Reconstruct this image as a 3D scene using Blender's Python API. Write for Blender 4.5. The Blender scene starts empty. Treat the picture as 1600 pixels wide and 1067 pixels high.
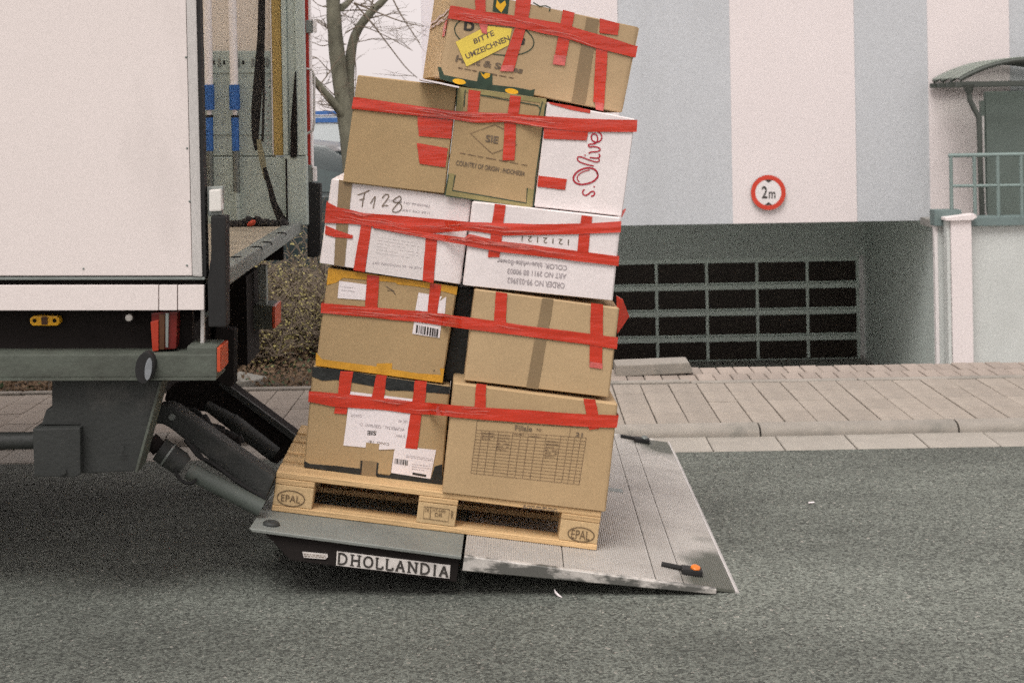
import bpy, bmesh, math, random
from mathutils import Vector, noise as mnoise
random.seed(7)
R = math.radians
SC = bpy.context.scene
COL = SC.collection

# ------------------------------------------------------------------ camera, sky, sun, exposure
CAM_H, FOC, U0, V0, ROLL = 1.70, 2340.0, 810.0, 173.0, R(1.0)
cd = bpy.data.cameras.new('camera')
cd.sensor_width = 36.0
cd.lens = FOC / 1600 * 36
cd.shift_x = -(U0 - 800) / 1600
cd.shift_y = -(533.5 - V0) / 1600
cd.clip_end = 600
cd.dof.use_dof = True
cd.dof.focus_distance = 5.45
cd.dof.aperture_fstop = 7.0
cam = bpy.data.objects.new('camera', cd)
COL.objects.link(cam)
c_, s_ = math.cos(ROLL), math.sin(ROLL)
from mathutils import Matrix
cam.matrix_world = Matrix(((c_, s_, 0, 0), (0, 0, -1, 0), (-s_, c_, 0, CAM_H), (0, 0, 0, 1)))
SC.camera = cam
SC.cycles.use_denoising = False        # keep the fine grain of a film frame
SC.cycles.use_adaptive_sampling = True
SC.cycles.adaptive_threshold = 0.04
SC.cycles.adaptive_min_samples = 20

SUN_EL, SUN_AZ = 60.0, 200.0          # degrees; azimuth measured clockwise from +Y: behind the photographer
w = bpy.data.worlds.new('World'); SC.world = w; w.use_nodes = True
nt = w.node_tree; nt.nodes.clear()
sky = nt.nodes.new('ShaderNodeTexSky'); sky.sky_type = 'NISHITA'; sky.sun_disc = False
sky.sun_elevation = R(SUN_EL); sky.sun_rotation = R(SUN_AZ)
sky.air_density = 1.0; sky.dust_density = 4.0
hs = nt.nodes.new('ShaderNodeHueSaturation'); hs.inputs['Saturation'].default_value = 0.12
nt.links.new(sky.outputs[0], hs.inputs['Color'])
mx = nt.nodes.new('ShaderNodeMix'); mx.data_type = 'RGBA'
mx.inputs[0].default_value = 0.86                       # a closed, even cloud cover
nt.links.new(hs.outputs[0], mx.inputs[6]); mx.inputs[7].default_value = (5.95, 5.33, 5.22, 1)
bg = nt.nodes.new('ShaderNodeBackground'); bg.inputs[1].default_value = 0.1
nt.links.new(mx.outputs[2], bg.inputs[0])
wo = nt.nodes.new('ShaderNodeOutputWorld'); nt.links.new(bg.outputs[0], wo.inputs[0])

sl = bpy.data.lights.new('sun', 'SUN'); sl.energy = 1.5; sl.angle = R(30); sl.color = (1.0, 0.965, 0.925)
so = bpy.data.objects.new('sun', sl); COL.objects.link(so)
az = R(SUN_AZ)
sdir = Vector((math.sin(az) * math.cos(R(SUN_EL)), math.cos(az) * math.cos(R(SUN_EL)), math.sin(R(SUN_EL))))
so.rotation_euler = (-sdir).to_track_quat('-Z', 'Y').to_euler()
so.location = sdir * 30

vs = SC.view_settings
vs.view_transform = 'Standard'; vs.look = 'None'; vs.gamma = 1.0; vs.use_curve_mapping = False
vs.exposure = 0.68

# ------------------------------------------------------------------ survey helpers: photo measurements -> world points on known planes
CAM = Vector((0, 0, CAM_H))
def ray(u, v):
    dx, dy = u - U0, v - V0
    return Vector(((dx * c_ - dy * s_) / FOC, 1.0, -(dx * s_ + dy * c_) / FOC))
def P(u, v, d):
    return CAM + ray(u, v) * d
def hit(uv, pl, off=0.0):
    a = ray(*uv); y0, kx = pl
    return CAM + a * ((y0 - off) / (1 - kx * a.x))
def pnorm(pl):
    return Vector((-pl[1], 1, 0)).normalized()

# ------------------------------------------------------------------ materials
MATS = {}
def lin(c):
    return tuple(((x / 255) / 12.92 if x / 255 <= 0.04045 else ((x / 255 + 0.055) / 1.055) ** 2.4) for x in c)
def M(name, col, rough=0.6, var=0.12, scale=6.0, bump=0.0, bscale=80.0, metal=0.0, spec=0.4, fine=0.11, dirt_or_sheen=None, stretch=None, rnd=0.0, trans=0.0, fscale=210.0):
    """procedural material: base colour with large mottling, fine grain, optional dirt patches and bump"""
    if name in MATS: return MATS[name]
    m = bpy.data.materials.new(name); m.use_nodes = True
    t = m.node_tree; n = t.nodes; L = t.links
    b = n['Principled BSDF']
    b.inputs['Roughness'].default_value = rough; b.inputs['Metallic'].default_value = metal
    b.inputs['Specular IOR Level'].default_value = spec
    if trans:
        b.inputs['Transmission Weight'].default_value = trans
    tc = n.new('ShaderNodeTexCoord'); mp = n.new('ShaderNodeMapping')
    L.new(tc.outputs['Object'], mp.inputs[0])
    if stretch: mp.inputs['Scale'].default_value = stretch
    n1 = n.new('ShaderNodeTexNoise'); n1.inputs['Scale'].default_value = scale; n1.inputs['Detail'].default_value = 6; n1.inputs['Roughness'].default_value = 0.6
    n2 = n.new('ShaderNodeTexNoise'); n2.inputs['Scale'].default_value = fscale; n2.inputs['Detail'].default_value = 2
    L.new(mp.outputs[0], n1.inputs[0]); L.new(mp.outputs[0], n2.inputs[0])
    def rng(src, lo, hi):
        r = n.new('ShaderNodeMapRange'); r.inputs[1].default_value = 0.25; r.inputs[2].default_value = 0.75
        r.inputs[3].default_value = lo; r.inputs[4].default_value = hi
        L.new(src, r.inputs[0]); return r.outputs[0]
    f1 = rng(n1.outputs[0], 1 - var, 1 + var); f2 = rng(n2.outputs[0], 1 - fine, 1 + fine)
    mu = n.new('ShaderNodeMath'); mu.operation = 'MULTIPLY'; L.new(f1, mu.inputs[0]); L.new(f2, mu.inputs[1])
    fac = mu.outputs[0]
    if rnd:
        oi = n.new('ShaderNodeObjectInfo'); r = n.new('ShaderNodeMapRange'); r.inputs[3].default_value = 1 - rnd; r.inputs[4].default_value = 1 + rnd
        L.new(oi.outputs['Random'], r.inputs[0])
        m2 = n.new('ShaderNodeMath'); m2.operation = 'MULTIPLY'; L.new(fac, m2.inputs[0]); L.new(r.outputs[0], m2.inputs[1]); fac = m2.outputs[0]
    vm = n.new('ShaderNodeVectorMath'); vm.operation = 'SCALE'; vm.inputs[0].default_value = col[:3]; L.new(fac, vm.inputs['Scale'])
    cout = vm.outputs[0]
    if dirt_or_sheen:
        dcol, dscale, lo, hi = dirt_or_sheen[:4]
        n3 = n.new('ShaderNodeTexNoise'); n3.inputs['Scale'].default_value = dscale; n3.inputs['Detail'].default_value = 8; n3.inputs['Roughness'].default_value = 0.65
        mp3 = n.new('ShaderNodeMapping'); L.new(tc.outputs['Object'], mp3.inputs[0])
        if len(dirt_or_sheen) > 4: mp3.inputs['Scale'].default_value = dirt_or_sheen[4]
        L.new(mp3.outputs[0], n3.inputs[0])
        r3 = n.new('ShaderNodeMapRange'); r3.inputs[1].default_value = lo; r3.inputs[2].default_value = hi; L.new(n3.outputs[0], r3.inputs[0])
        mm = n.new('ShaderNodeMix'); mm.data_type = 'RGBA'; L.new(r3.outputs[0], mm.inputs[0]); L.new(cout, mm.inputs[6]); mm.inputs[7].default_value = (*dcol, 1)
        cout = mm.outputs[2]
    L.new(cout, b.inputs['Base Color'])
    if bump:
        nb = n.new('ShaderNodeTexNoise'); nb.inputs['Scale'].default_value = bscale; nb.inputs['Detail'].default_value = 4
        L.new(mp.outputs[0], nb.inputs[0])
        bp = n.new('ShaderNodeBump'); bp.inputs['Strength'].default_value = bump; bp.inputs['Distance'].default_value = 0.01
        L.new(nb.outputs[0], bp.inputs['Height']); L.new(bp.outputs[0], b.inputs['Normal'])
    MATS[name] = m
    return m

def asphalt(name, base):
    m = M(name, base, rough=0.88, var=0.20, scale=1.1, bump=0.9, bscale=170, spec=0.3, fine=0.05)
    t = m.node_tree; n = t.nodes; L = t.links; b = n['Principled BSDF']
    old = b.inputs['Base Color'].links[0].from_socket
    tc = n.new('ShaderNodeTexCoord')
    v1 = n.new('ShaderNodeTexVoronoi'); v1.inputs['Scale'].default_value = 120; L.new(tc.outputs['Object'], v1.inputs[0])
    sx = n.new('ShaderNodeSeparateColor'); L.new(v1.outputs['Color'], sx.inputs[0])
    r = n.new('ShaderNodeMapRange'); r.inputs[3].default_value = 0.42; r.inputs[4].default_value = 1.58; L.new(sx.outputs[0], r.inputs[0])
    sc = n.new('ShaderNodeVectorMath'); sc.operation = 'SCALE'; L.new(old, sc.inputs[0]); L.new(r.outputs[0], sc.inputs['Scale'])
    g = n.new('ShaderNodeMapRange'); g.inputs[1].default_value = 0.982; g.inputs[2].default_value = 0.994; L.new(sx.outputs[1], g.inputs[0])
    mm = n.new('ShaderNodeMix'); mm.data_type = 'RGBA'; L.new(g.outputs[0], mm.inputs[0]); L.new(sc.outputs[0], mm.inputs[6]); mm.inputs[7].default_value = (0.36, 0.35, 0.31, 1)
    pt = n.new('ShaderNodeTexNoise'); pt.inputs['Scale'].default_value = 0.75; pt.inputs['Detail'].default_value = 7; pt.inputs['Roughness'].default_value = 0.62
    mpp = n.new('ShaderNodeMapping'); mpp.inputs['Scale'].default_value = (0.45, 1.5, 1); L.new(tc.outputs['Object'], mpp.inputs[0]); L.new(mpp.outputs[0], pt.inputs[0])
    pr = n.new('ShaderNodeMapRange'); pr.inputs[1].default_value = 0.36; pr.inputs[2].default_value = 0.66; pr.inputs[3].default_value = 0.72; pr.inputs[4].default_value = 1.16; L.new(pt.outputs[0], pr.inputs[0])
    ps_ = n.new('ShaderNodeVectorMath'); ps_.operation = 'SCALE'; L.new(mm.outputs[2], ps_.inputs[0]); L.new(pr.outputs[0], ps_.inputs['Scale'])
    L.new(ps_.outputs[0], b.inputs['Base Color'])
    return m

m_asph = asphalt('asphalt', (0.152, 0.165, 0.144))
m_park = asphalt('parking_asphalt', (0.09, 0.095, 0.09))
m_kerb = M('kerb_concrete', (0.30, 0.275, 0.24), 0.85, 0.14, 5, 0.35, 140, dirt_or_sheen=((0.17, 0.165, 0.145), 3.2, 0.5, 0.75), rnd=0.06)
m_gut = M('gutter_concrete', (0.345, 0.32, 0.28), 0.85, 0.15, 4, 0.3, 120, dirt_or_sheen=((0.2, 0.19, 0.165), 2.5, 0.52, 0.75), rnd=0.07)
m_pav = M('paver_concrete', (0.335, 0.295, 0.25), 0.88, 0.16, 7, 0.3, 150, dirt_or_sheen=((0.22, 0.2, 0.175), 4, 0.55, 0.8), rnd=0.07)
m_cob = M('small_paver_concrete', (0.33, 0.28, 0.24), 0.88, 0.15, 9, 0.3, 150, rnd=0.13)
m_joint = M('joint_sand', (0.075, 0.07, 0.058), 0.95, 0.25, 12, 0.4, 120)
m_soil = M('garden_soil', (0.075, 0.058, 0.042), 0.95, 0.35, 6, 1.0, 40)
m_yard = M('ramp_concrete', (0.30, 0.29, 0.27), 0.9, 0.15, 2, 0.4, 60)
m_white_wall = M('white_render', (0.765, 0.70, 0.69), 0.8, 0.03, 0.7, 0.3, 60, fine=0.07, fscale=45, dirt_or_sheen=((0.60, 0.55, 0.535), 0.8, 0.55, 1.0, (1.5, 1, .25)))
m_blue_wall = M('blue_grey_render', (0.53, 0.55, 0.57), 0.8, 0.035, 0.7, 0.3, 60, fine=0.09, fscale=45, dirt_or_sheen=((0.44, 0.455, 0.465), 0.8, 0.5, 1.0, (1.5, 1, .25)))
m_recess = M('recess_render', (0.60, 0.665, 0.635), 0.85, 0.06, 1.0, 0.2, 60, fscale=45)
m_ret = M('retaining_render', (0.56, 0.585, 0.565), 0.85, 0.06, 0.8, 0.25, 70, fscale=45, dirt_or_sheen=((0.42, 0.44, 0.42), 0.7, 0.5, 0.9))
m_teal = M('teal_coping', (0.15, 0.20, 0.195), 0.7, 0.1, 4)
m_doorframe = M('door_aluminium', (0.68, 0.77, 0.72), 0.5, 0.05, 5, metal=0.2)
m_pane = M('dark_door_pane', (0.036, 0.027, 0.021), 0.45, 0.2, 5, spec=0.25)
m_rail = M('galvanised_rail', (0.22, 0.285, 0.27), 0.5, 0.08, 6, metal=0.3)
m_cab = M('slate_panel', (0.125, 0.155, 0.138), 0.75, 0.06, 6, fine=0.12)
m_canopy_steel = M('canopy_steel', (0.078, 0.088, 0.078), 0.5, 0.1, 6, metal=0.3)
m_poly = M('corrugated_plastic', (0.50, 0.52, 0.49), 0.35, 0.1, 6)
_t = m_poly.node_tree; _tr = _t.nodes.new('ShaderNodeBsdfTransparent'); _tr.inputs[0].default_value = (.80, .84, .80, 1)
_mx = _t.nodes.new('ShaderNodeMixShader'); _mx.inputs[0].default_value = 0.72
_t.links.new(_t.nodes['Principled BSDF'].outputs[0], _mx.inputs[1]); _t.links.new(_tr.outputs[0], _mx.inputs[2]); _t.links.new(_mx.outputs[0], _t.nodes['Material Output'].inputs[0])
m_truck = M('truck_white', (0.77, 0.70, 0.675), 0.45, 0.025, 0.9, 0.02, 30, spec=0.3, fine=0.05, dirt_or_sheen=((0.56, 0.51, 0.485), 2.2, 0.56, 0.95, (1, 1, .45)))
m_grp = M('translucent_roof_sheet', (0.82, 0.80, 0.76), 0.5, 0.03, 2)
_t = m_grp.node_tree; _tr = _t.nodes.new('ShaderNodeBsdfTranslucent'); _tr.inputs[0].default_value = (.96, .94, .90, 1)
_mx = _t.nodes.new('ShaderNodeMixShader'); _mx.inputs[0].default_value = 0.9
_t.links.new(_t.nodes['Principled BSDF'].outputs[0], _mx.inputs[1]); _t.links.new(_tr.outputs[0], _mx.inputs[2]); _t.links.new(_mx.outputs[0], _t.nodes['Material Output'].inputs[0])
m_trim = M('aluminium_trim', (0.60, 0.58, 0.56), 0.42, 0.08, 5, metal=0.35, stretch=(1, 1, 0.2))
m_alu_dk = M('dull_aluminium', (0.25, 0.275, 0.26), 0.45, 0.14, 6, metal=0.4)
m_rubber = M('black_rubber', (0.016, 0.016, 0.016), 0.75, 0.3, 8)
m_under = M('underbody_black', (0.016, 0.013, 0.012), 0.85, 0.3, 6, spec=0.2)
m_steel_gr = M('greenish_steel', (0.092, 0.105, 0.086), 0.6, 0.2, 5, 0.2, 60, dirt_or_sheen=((0.035, 0.034, 0.028), 3.5, 0.45, 0.8, (1, 1, 2.2)))
m_steel_dk = M('dark_painted_steel', (0.034, 0.037, 0.035), 0.6, 0.25, 5, 0.2, 60, dirt_or_sheen=((0.10, 0.095, 0.085), 5, 0.55, 0.9))
m_cyl = M('grey_cylinder', (0.082, 0.097, 0.086), 0.5, 0.2, 6, dirt_or_sheen=((0.14,0.13,0.11), 7, 0.55, 0.85))
m_orange = M('orange_reflector', (0.50, 0.075, 0.03), 0.35, 0.1, 12)
m_redlamp = M('red_lamp', (0.13, 0.014, 0.011), 0.25, 0.1, 12)
m_amber = M('amber_lamp', (0.82, 0.42, 0.02), 0.25, 0.08, 12)
m_amber_dk = M('amber_lamp_holder', (0.075, 0.03, 0.012), 0.4, 0.2, 12)
m_lens = M('clear_lens', (0.72, 0.70, 0.66), 0.2, 0.05, 10)
m_floor = M('truck_floor_ply', (0.37, 0.325, 0.25), 0.7, 0.15, 3, 0.1, 40, stretch=(1, 8, 1), dirt_or_sheen=((0.14, 0.13, 0.11), 4, 0.48, 0.75))
m_inwhite = M('inner_lining', (0.80, 0.735, 0.655), 0.5, 0.03, 3)
m_kick = M('kick_panel', (0.46, 0.54, 0.51), 0.5, 0.07, 5, metal=0.15)
m_ochre = M('ochre_plywood', (0.42, 0.30, 0.10), 0.6, 0.15, 4, stretch=(4, 4, 0.4))
m_post = M('post_grey', (0.42, 0.49, 0.46), 0.5, 0.06, 5, metal=0.15)
m_blue = M('blue_grip', (0.035, 0.13, 0.40), 0.5, 0.08, 10)
m_poleg = M('pole_grey', (0.18, 0.20, 0.19), 0.35, 0.1, 10, metal=0.5)
m_polew = M('pole_white', (0.82, 0.79, 0.79), 0.4, 0.06, 14)
m_strap = M('black_strap', (0.020, 0.018, 0.017), 0.8, 0.2, 20)
m_olive = M('olive_strap', (0.24, 0.23, 0.155), 0.8, 0.2, 20)
m_redcloth = M('red_rag', (0.5, 0.07, 0.035), 0.8, 0.2, 20)
m_redtape = M('red_packing_tape', (0.55, 0.042, 0.020), 0.16, 0.16, 5, 0.35, 7, spec=0.6, fine=0.07, stretch=(1, 3, 5), dirt_or_sheen=((0.56, 0.11, 0.09), 2.2, 0.58, 0.9, (1.0, 4, 8)))  # lighter pink streaks in the colour paint glossy highlights along the tape
m_tapeshine = M('painted_tape_highlight', (0.60, 0.17, 0.14), 0.2, 0.3, 30, 0.2, 30, spec=0.6)  # pale pink for the highlight streaks painted over the bands
m_pinktape = M('loose_red_tape', (0.62, 0.13, 0.115), 0.25, 0.3, 25, 0.3, 60, spec=0.6)
m_whitered = M('stripe_red', (0.42, 0.035, 0.025), 0.5, 0.1, 10)
def card(name, c, **k):
    return M(name, c, 0.82, 0.09, 2.6, 0.5, 7, spec=0.2, fine=0.09, dirt_or_sheen=((c[0] * 0.72, c[1] * 0.7, c[2] * 0.66), 2.6, 0.6, 0.95), **k)
m_card = [card('cardboard_tan', (0.455, 0.322, 0.178)), card('cardboard_fawn', (0.475, 0.342, 0.195)), card('cardboard_brown', (0.405, 0.285, 0.152)), card('cardboard_light', (0.45, 0.325, 0.19))]
m_cardw = card('white_carton', (0.78, 0.715, 0.705))
m_paper = M('white_paper', (0.80, 0.735, 0.74), 0.7, 0.03, 10)
m_ink = M('black_ink', (0.045, 0.04, 0.035), 0.8, 0.3, 30)
m_inkgrey = M('faded_ink', (0.155, 0.115, 0.08), 0.8, 0.4, 40)
m_inkw = M('faded_ink_on_white', (0.38, 0.34, 0.35), 0.8, 0.4, 40)
m_inkbrown = M('brown_print', (0.175, 0.115, 0.07), 0.8, 0.35, 40)
m_inkred = M('crimson_print', (0.42, 0.025, 0.045), 0.8, 0.1, 20)
m_btape = M('brown_packing_tape', (0.25, 0.175, 0.095), 0.38, 0.09, 6, 0.08, 40, spec=0.5)
m_otape = M('orange_packing_tape', (0.60, 0.30, 0.03), 0.42, 0.22, 14, 0.12, 60)
m_oltape = M('olive_packing_tape', (0.28, 0.235, 0.10), 0.42, 0.2, 10, 0.1, 60)
m_ktape = M('black_packing_tape', (0.020, 0.022, 0.021), 0.42, 0.4, 20, 0.3, 60)
m_yellow = M('yellow_paper', (0.78, 0.60, 0.10), 0.6, 0.05, 8)
m_yprint = M('yellow_print', (0.78, 0.43, 0.02), 0.6, 0.08, 12)
m_green_ink = M('dark_green_ink', (0.035, 0.06, 0.04), 0.8, 0.3, 30)
def woodm(name, c):
    return M(name, c, 0.75, 0.30, 4.0, 0.5, 30, spec=0.2, stretch=(0.35, 5, 5), fine=0.1, rnd=0.09, dirt_or_sheen=((c[0] * 0.62, c[1] * 0.58, c[2] * 0.5), 2.0, 0.57, 0.85, (0.5, 6, 6)))
m_wood = woodm('pallet_pine', (0.56, 0.38, 0.195))
m_woodb = M('pallet_block_pine', (0.54, 0.385, 0.205), 0.8, 0.12, 6, 0.2, 60, rnd=0.08)
m_deckst = M('grey_steel_deck', (0.205, 0.22, 0.203), 0.55, 0.16, 4, 0.2, 60, metal=0.1, dirt_or_sheen=((0.14, 0.145, 0.13), 3, 0.5, 0.8))
m_logo = M('silver_logo_plate', (0.62, 0.585, 0.55), 0.5, 0.22, 14, dirt_or_sheen=((0.25, 0.24, 0.22), 16, 0.6, 0.8))
m_worn = M('worn_white_edge', (0.50, 0.475, 0.44), 0.55, 0.15, 6, dirt_or_sheen=((0.105, 0.105, 0.095), 5.5, 0.46, 0.56, (1, 1, 2.5)))
m_bark = M('grey_green_bark', (0.145, 0.142, 0.105), 0.9, 0.45, 9, 1.0, 30, stretch=(1, 1, 0.35))
m_twig = M('twig_bark', (0.175, 0.14, 0.105), 0.9, 0.2, 9)
m_leafy = M('yellow_green_leaf', (0.36, 0.315, 0.12), 0.7, 0.35, 3, rnd=0.1)
m_leafb = M('dry_brown_leaf', (0.17, 0.115, 0.07), 0.85, 0.4, 5)
m_leafg = M('low_green_leaf', (0.055, 0.095, 0.04), 0.7, 0.3, 5)
m_stone = M('grey_stone', (0.27, 0.265, 0.235), 0.85, 0.15, 5, 0.3, 60)
m_carpaint = M('dark_car_paint', (0.035, 0.05, 0.052), 0.25, 0.05, 2, spec=0.6)
m_glass = M('car_glass', (0.05, 0.075, 0.075), 0.08, 0.05, 2, spec=0.8)
m_vanw = M('van_white', (0.56, 0.61, 0.62), 0.4, 0.03, 2)
m_vanb = M('van_blue', (0.06, 0.16, 0.42), 0.4, 0.05, 2)
m_signred = M('sign_red', (0.60, 0.055, 0.03), 0.4, 0.06, 8)
m_signwhite = M('sign_white', (0.78, 0.74, 0.73), 0.4, 0.03, 8)
m_signback = M('sign_back', (0.3, 0.3, 0.3), 0.5, 0.05, 8)

def ribbed_deck_mat():
    m = M('worn_ribbed_aluminium', (0.475, 0.455, 0.425), 0.5, 0.10, 3.0, 0.06, 60, metal=0.15, dirt_or_sheen=((0.33, 0.31, 0.285), 2.4, 0.45, 0.8))
    t = m.node_tree; n = t.nodes; L = t.links; b = n['Principled BSDF']
    old = b.inputs['Base Color'].links[0].from_socket
    tc = n.new('ShaderNodeTexCoord'); sp = n.new('ShaderNodeSeparateXYZ'); L.new(tc.outputs['Object'], sp.inputs[0])
    # grubby worn-through paint at the two tip corners and along the tip
    nz = n.new('ShaderNodeTexNoise'); nz.inputs['Scale'].default_value = 5; nz.inputs['Detail'].default_value = 6; L.new(tc.outputs['Object'], nz.inputs[0])
    def mr(s, a, c, lo=0.0, hi=1.0):
        r = n.new('ShaderNodeMapRange'); r.inputs[1].default_value = a; r.inputs[2].default_value = c; r.inputs[3].default_value = lo; r.inputs[4].default_value = hi; L.new(s, r.inputs[0]); return r.outputs[0]
    def op(o, a, c):
        q = n.new('ShaderNodeMath'); q.operation = o
        for i, s in enumerate((a, c)):
            if isinstance(s, float): q.inputs[i].default_value = s
            else: L.new(s, q.inputs[i])
        return q.outputs[0]
    ex_ = mr(sp.outputs[0], 1.43, 1.66)
    yn = mr(sp.outputs[1], 0.75, 0.1); yf = mr(sp.outputs[1], 1.85, 2.3)
    cor = op('MULTIPLY', ex_, op('MAXIMUM', yn, yf))
    k = mr(op('ADD', cor, op('MULTIPLY', nz.outputs[0], 0.9)), 0.72, 1.05)
    mm = n.new('ShaderNodeMix'); mm.data_type = 'RGBA'; L.new(k, mm.inputs[0]); L.new(old, mm.inputs[6]); mm.inputs[7].default_value = (0.12, 0.125, 0.105, 1)
    L.new(mm.outputs[2], b.inputs['Base Color'])
    return m
m_ribdeck = ribbed_deck_mat()

# ------------------------------------------------------------------ object helpers
def rootloc(o):
    while o.parent: o = o.parent
    return o.location.copy()
def tag(o, label=None, cat=None, group=None, kind=None):
    if label: o['label'] = label
    if cat: o['category'] = cat
    if group: o['group'] = group
    if kind: o['kind'] = kind
    return o
def thing(name, loc, label, cat, group=None, kind=None):
    o = bpy.data.objects.new(name, None); o.empty_display_size = 0.1; COL.objects.link(o); o.location = loc
    return tag(o, label, cat, group, kind)
class MB:
    def __init__(s): s.v = []; s.f = []; s.m = []
    def add(s, vs_, fs, mi=0):
        k = len(s.v); s.v += [Vector(x) for x in vs_]; s.f += [tuple(i + k for i in f) for f in fs]; s.m += [mi] * len(fs); return s
    def prism(s, poly, vec, mi=0):
        n = len(poly); vec = Vector(vec); a = [Vector(p) for p in poly]; b = [p + vec for p in a]
        return s.add(a + b, [tuple(range(n)), tuple(range(2 * n - 1, n - 1, -1))] + [((i + 1) % n, i, n + i, n + (i + 1) % n) for i in range(n)], mi)
    def box(s, lo, hi, mi=0):
        x0, y0, z0 = lo; x1, y1, z1 = hi
        return s.prism([(x0, y0, z0), (x1, y0, z0), (x1, y0, z1), (x0, y0, z1)], (0, y1 - y0, 0), mi)
    def tube(s, pts, rad, seg=10, mi=0, caps=True):
        pts = [Vector(p) for p in pts]; n = len(pts)
        rad = rad if isinstance(rad, (list, tuple)) else [rad] * n
        rings = []; up = None
        for i, p in enumerate(pts):
            t = (pts[min(i + 1, n - 1)] - pts[max(i - 1, 0)]).normalized()
            if up is None: up = Vector((0, 0, 1)) if abs(t.z) < 0.9 else Vector((1, 0, 0))
            a = (up - t * up.dot(t)).normalized(); b = t.cross(a); up = a
            rings.append([p + (a * math.cos(2 * math.pi * k / seg) + b * math.sin(2 * math.pi * k / seg)) * rad[i] for k in range(seg)])
        vv = [q for r_ in rings for q in r_]; ff = []
        for i in range(n - 1):
            for k in range(seg):
                ff.append((i * seg + k, i * seg + (k + 1) % seg, (i + 1) * seg + (k + 1) % seg, (i + 1) * seg + k))
        if caps: ff += [tuple(range(seg - 1, -1, -1)), tuple((n - 1) * seg + k for k in range(seg))]
        return s.add(vv, ff, mi)
    def lathe(s, c, axis, prof, seg=20, mi=0):
        """prof: list of (along axis, radius)"""
        axis = Vector(axis).normalized(); u = axis.orthogonal().normalized(); v = axis.cross(u); c = Vector(c)
        vv = [c + axis * h + (u * math.cos(2 * math.pi * k / seg) + v * math.sin(2 * math.pi * k / seg)) * r_ for h, r_ in prof for k in range(seg)]
        n = len(prof)
        ff = [(i * seg + k, i * seg + (k + 1) % seg, (i + 1) * seg + (k + 1) % seg, (i + 1) * seg + k) for i in range(n - 1) for k in range(seg)]
        ff += [tuple(range(seg - 1, -1, -1)), tuple((n - 1) * seg + k for k in range(seg))]
        return s.add(vv, ff, mi)
def obj(name, mb, mat, parent=None, smooth=False, bevel=0.0, label=None, cat=None, group=None, kind=None, seg=2):
    mats = mat if isinstance(mat, (list, tuple)) else [mat]
    base = None
    if parent: base = rootloc(parent)
    else:
        xs = [v.x for v in mb.v]; ys = [v.y for v in mb.v]; zs = [v.z for v in mb.v]
        base = Vector(((min(xs) + max(xs)) / 2, (min(ys) + max(ys)) / 2, min(zs)))
    me = bpy.data.meshes.new(name)
    me.from_pydata([v - base for v in mb.v], [], mb.f); 
    for m_ in mats: me.materials.append(m_)
    if len(mats) > 1: me.polygons.foreach_set('material_index', mb.m)
    bm = bmesh.new(); bm.from_mesh(me)
    bmesh.ops.recalc_face_normals(bm, faces=bm.faces)
    if bevel:
        bmesh.ops.bevel(bm, geom=bm.edges[:], offset=bevel, segments=seg, affect='EDGES', profile=0.7, clamp_overlap=True)
    if smooth:
        for f in bm.faces: f.smooth = True
        for e in bm.edges:
            if len(e.link_faces) == 2 and e.calc_face_angle(0) > R(40): e.smooth = False
    bm.to_mesh(me); bm.free()
    o = bpy.data.objects.new(name, me); COL.objects.link(o)
    if parent: o.parent = parent
    else: o.location = base
    return tag(o, label, cat, group, kind)
def inst(o, parent, loc, name=None):
    c = o.copy(); COL.objects.link(c); c.parent = parent; c.location = loc; return c

# flat work on a plane: px polygon -> solid slab / flat print
def slab(name, poly, pl, depth, mat, parent=None, off=0.0, bevel=0.0, **k):
    mb = MB().prism([hit(q, pl, off) for q in poly], pnorm(pl) * depth)
    return obj(name, mb, mat, parent, bevel=bevel, **k)
def flat(mb, poly, pl, off):
    mb.add([hit(q, pl, off) for q in poly], [tuple(range(len(poly)))]); return mb
def ribbon(mb, pts, wpx, pl, off, closed=False):
    n = len(pts); L_, R_ = [], []
    ws = wpx if isinstance(wpx, (list, tuple)) else [wpx] * n
    for i, p in enumerate(pts):
        if closed: a, b = pts[i - 1], pts[(i + 1) % n]
        else: a, b = pts[max(i - 1, 0)], pts[min(i + 1, n - 1)]
        tx, ty = b[0] - a[0], b[1] - a[1]; l = math.hypot(tx, ty) or 1
        nx, ny = -ty / l * ws[i] / 2, tx / l * ws[i] / 2
        L_.append(hit((p[0] + nx, p[1] + ny), pl, off)); R_.append(hit((p[0] - nx, p[1] - ny), pl, off))
    k = n if closed else n - 1
    mb.add(L_ + R_, [(i, (i + 1) % n, n + (i + 1) % n, n + i) for i in range(k)])
    return mb
def smoothline(pts, it=2, closed=False):
    for _ in range(it):
        q = []; n = len(pts)
        rngi = range(n if closed else n - 1)
        if not closed: q.append(pts[0])
        for i in rngi:
            a, b = pts[i], pts[(i + 1) % n]
            q.append((a[0] * .75 + b[0] * .25, a[1] * .75 + b[1] * .25)); q.append((a[0] * .25 + b[0] * .75, a[1] * .25 + b[1] * .75))
        if not closed: q.append(pts[-1])
        pts = q
    return pts
def ellipse(c, rx, ry, ang=0, n=40):
    ca, sa = math.cos(ang), math.sin(ang)
    return [(c[0] + rx * math.cos(t) * ca - ry * math.sin(t) * sa, c[1] + rx * math.cos(t) * sa + ry * math.sin(t) * ca) for t in [2 * math.pi * i / n for i in range(n)]]
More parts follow.
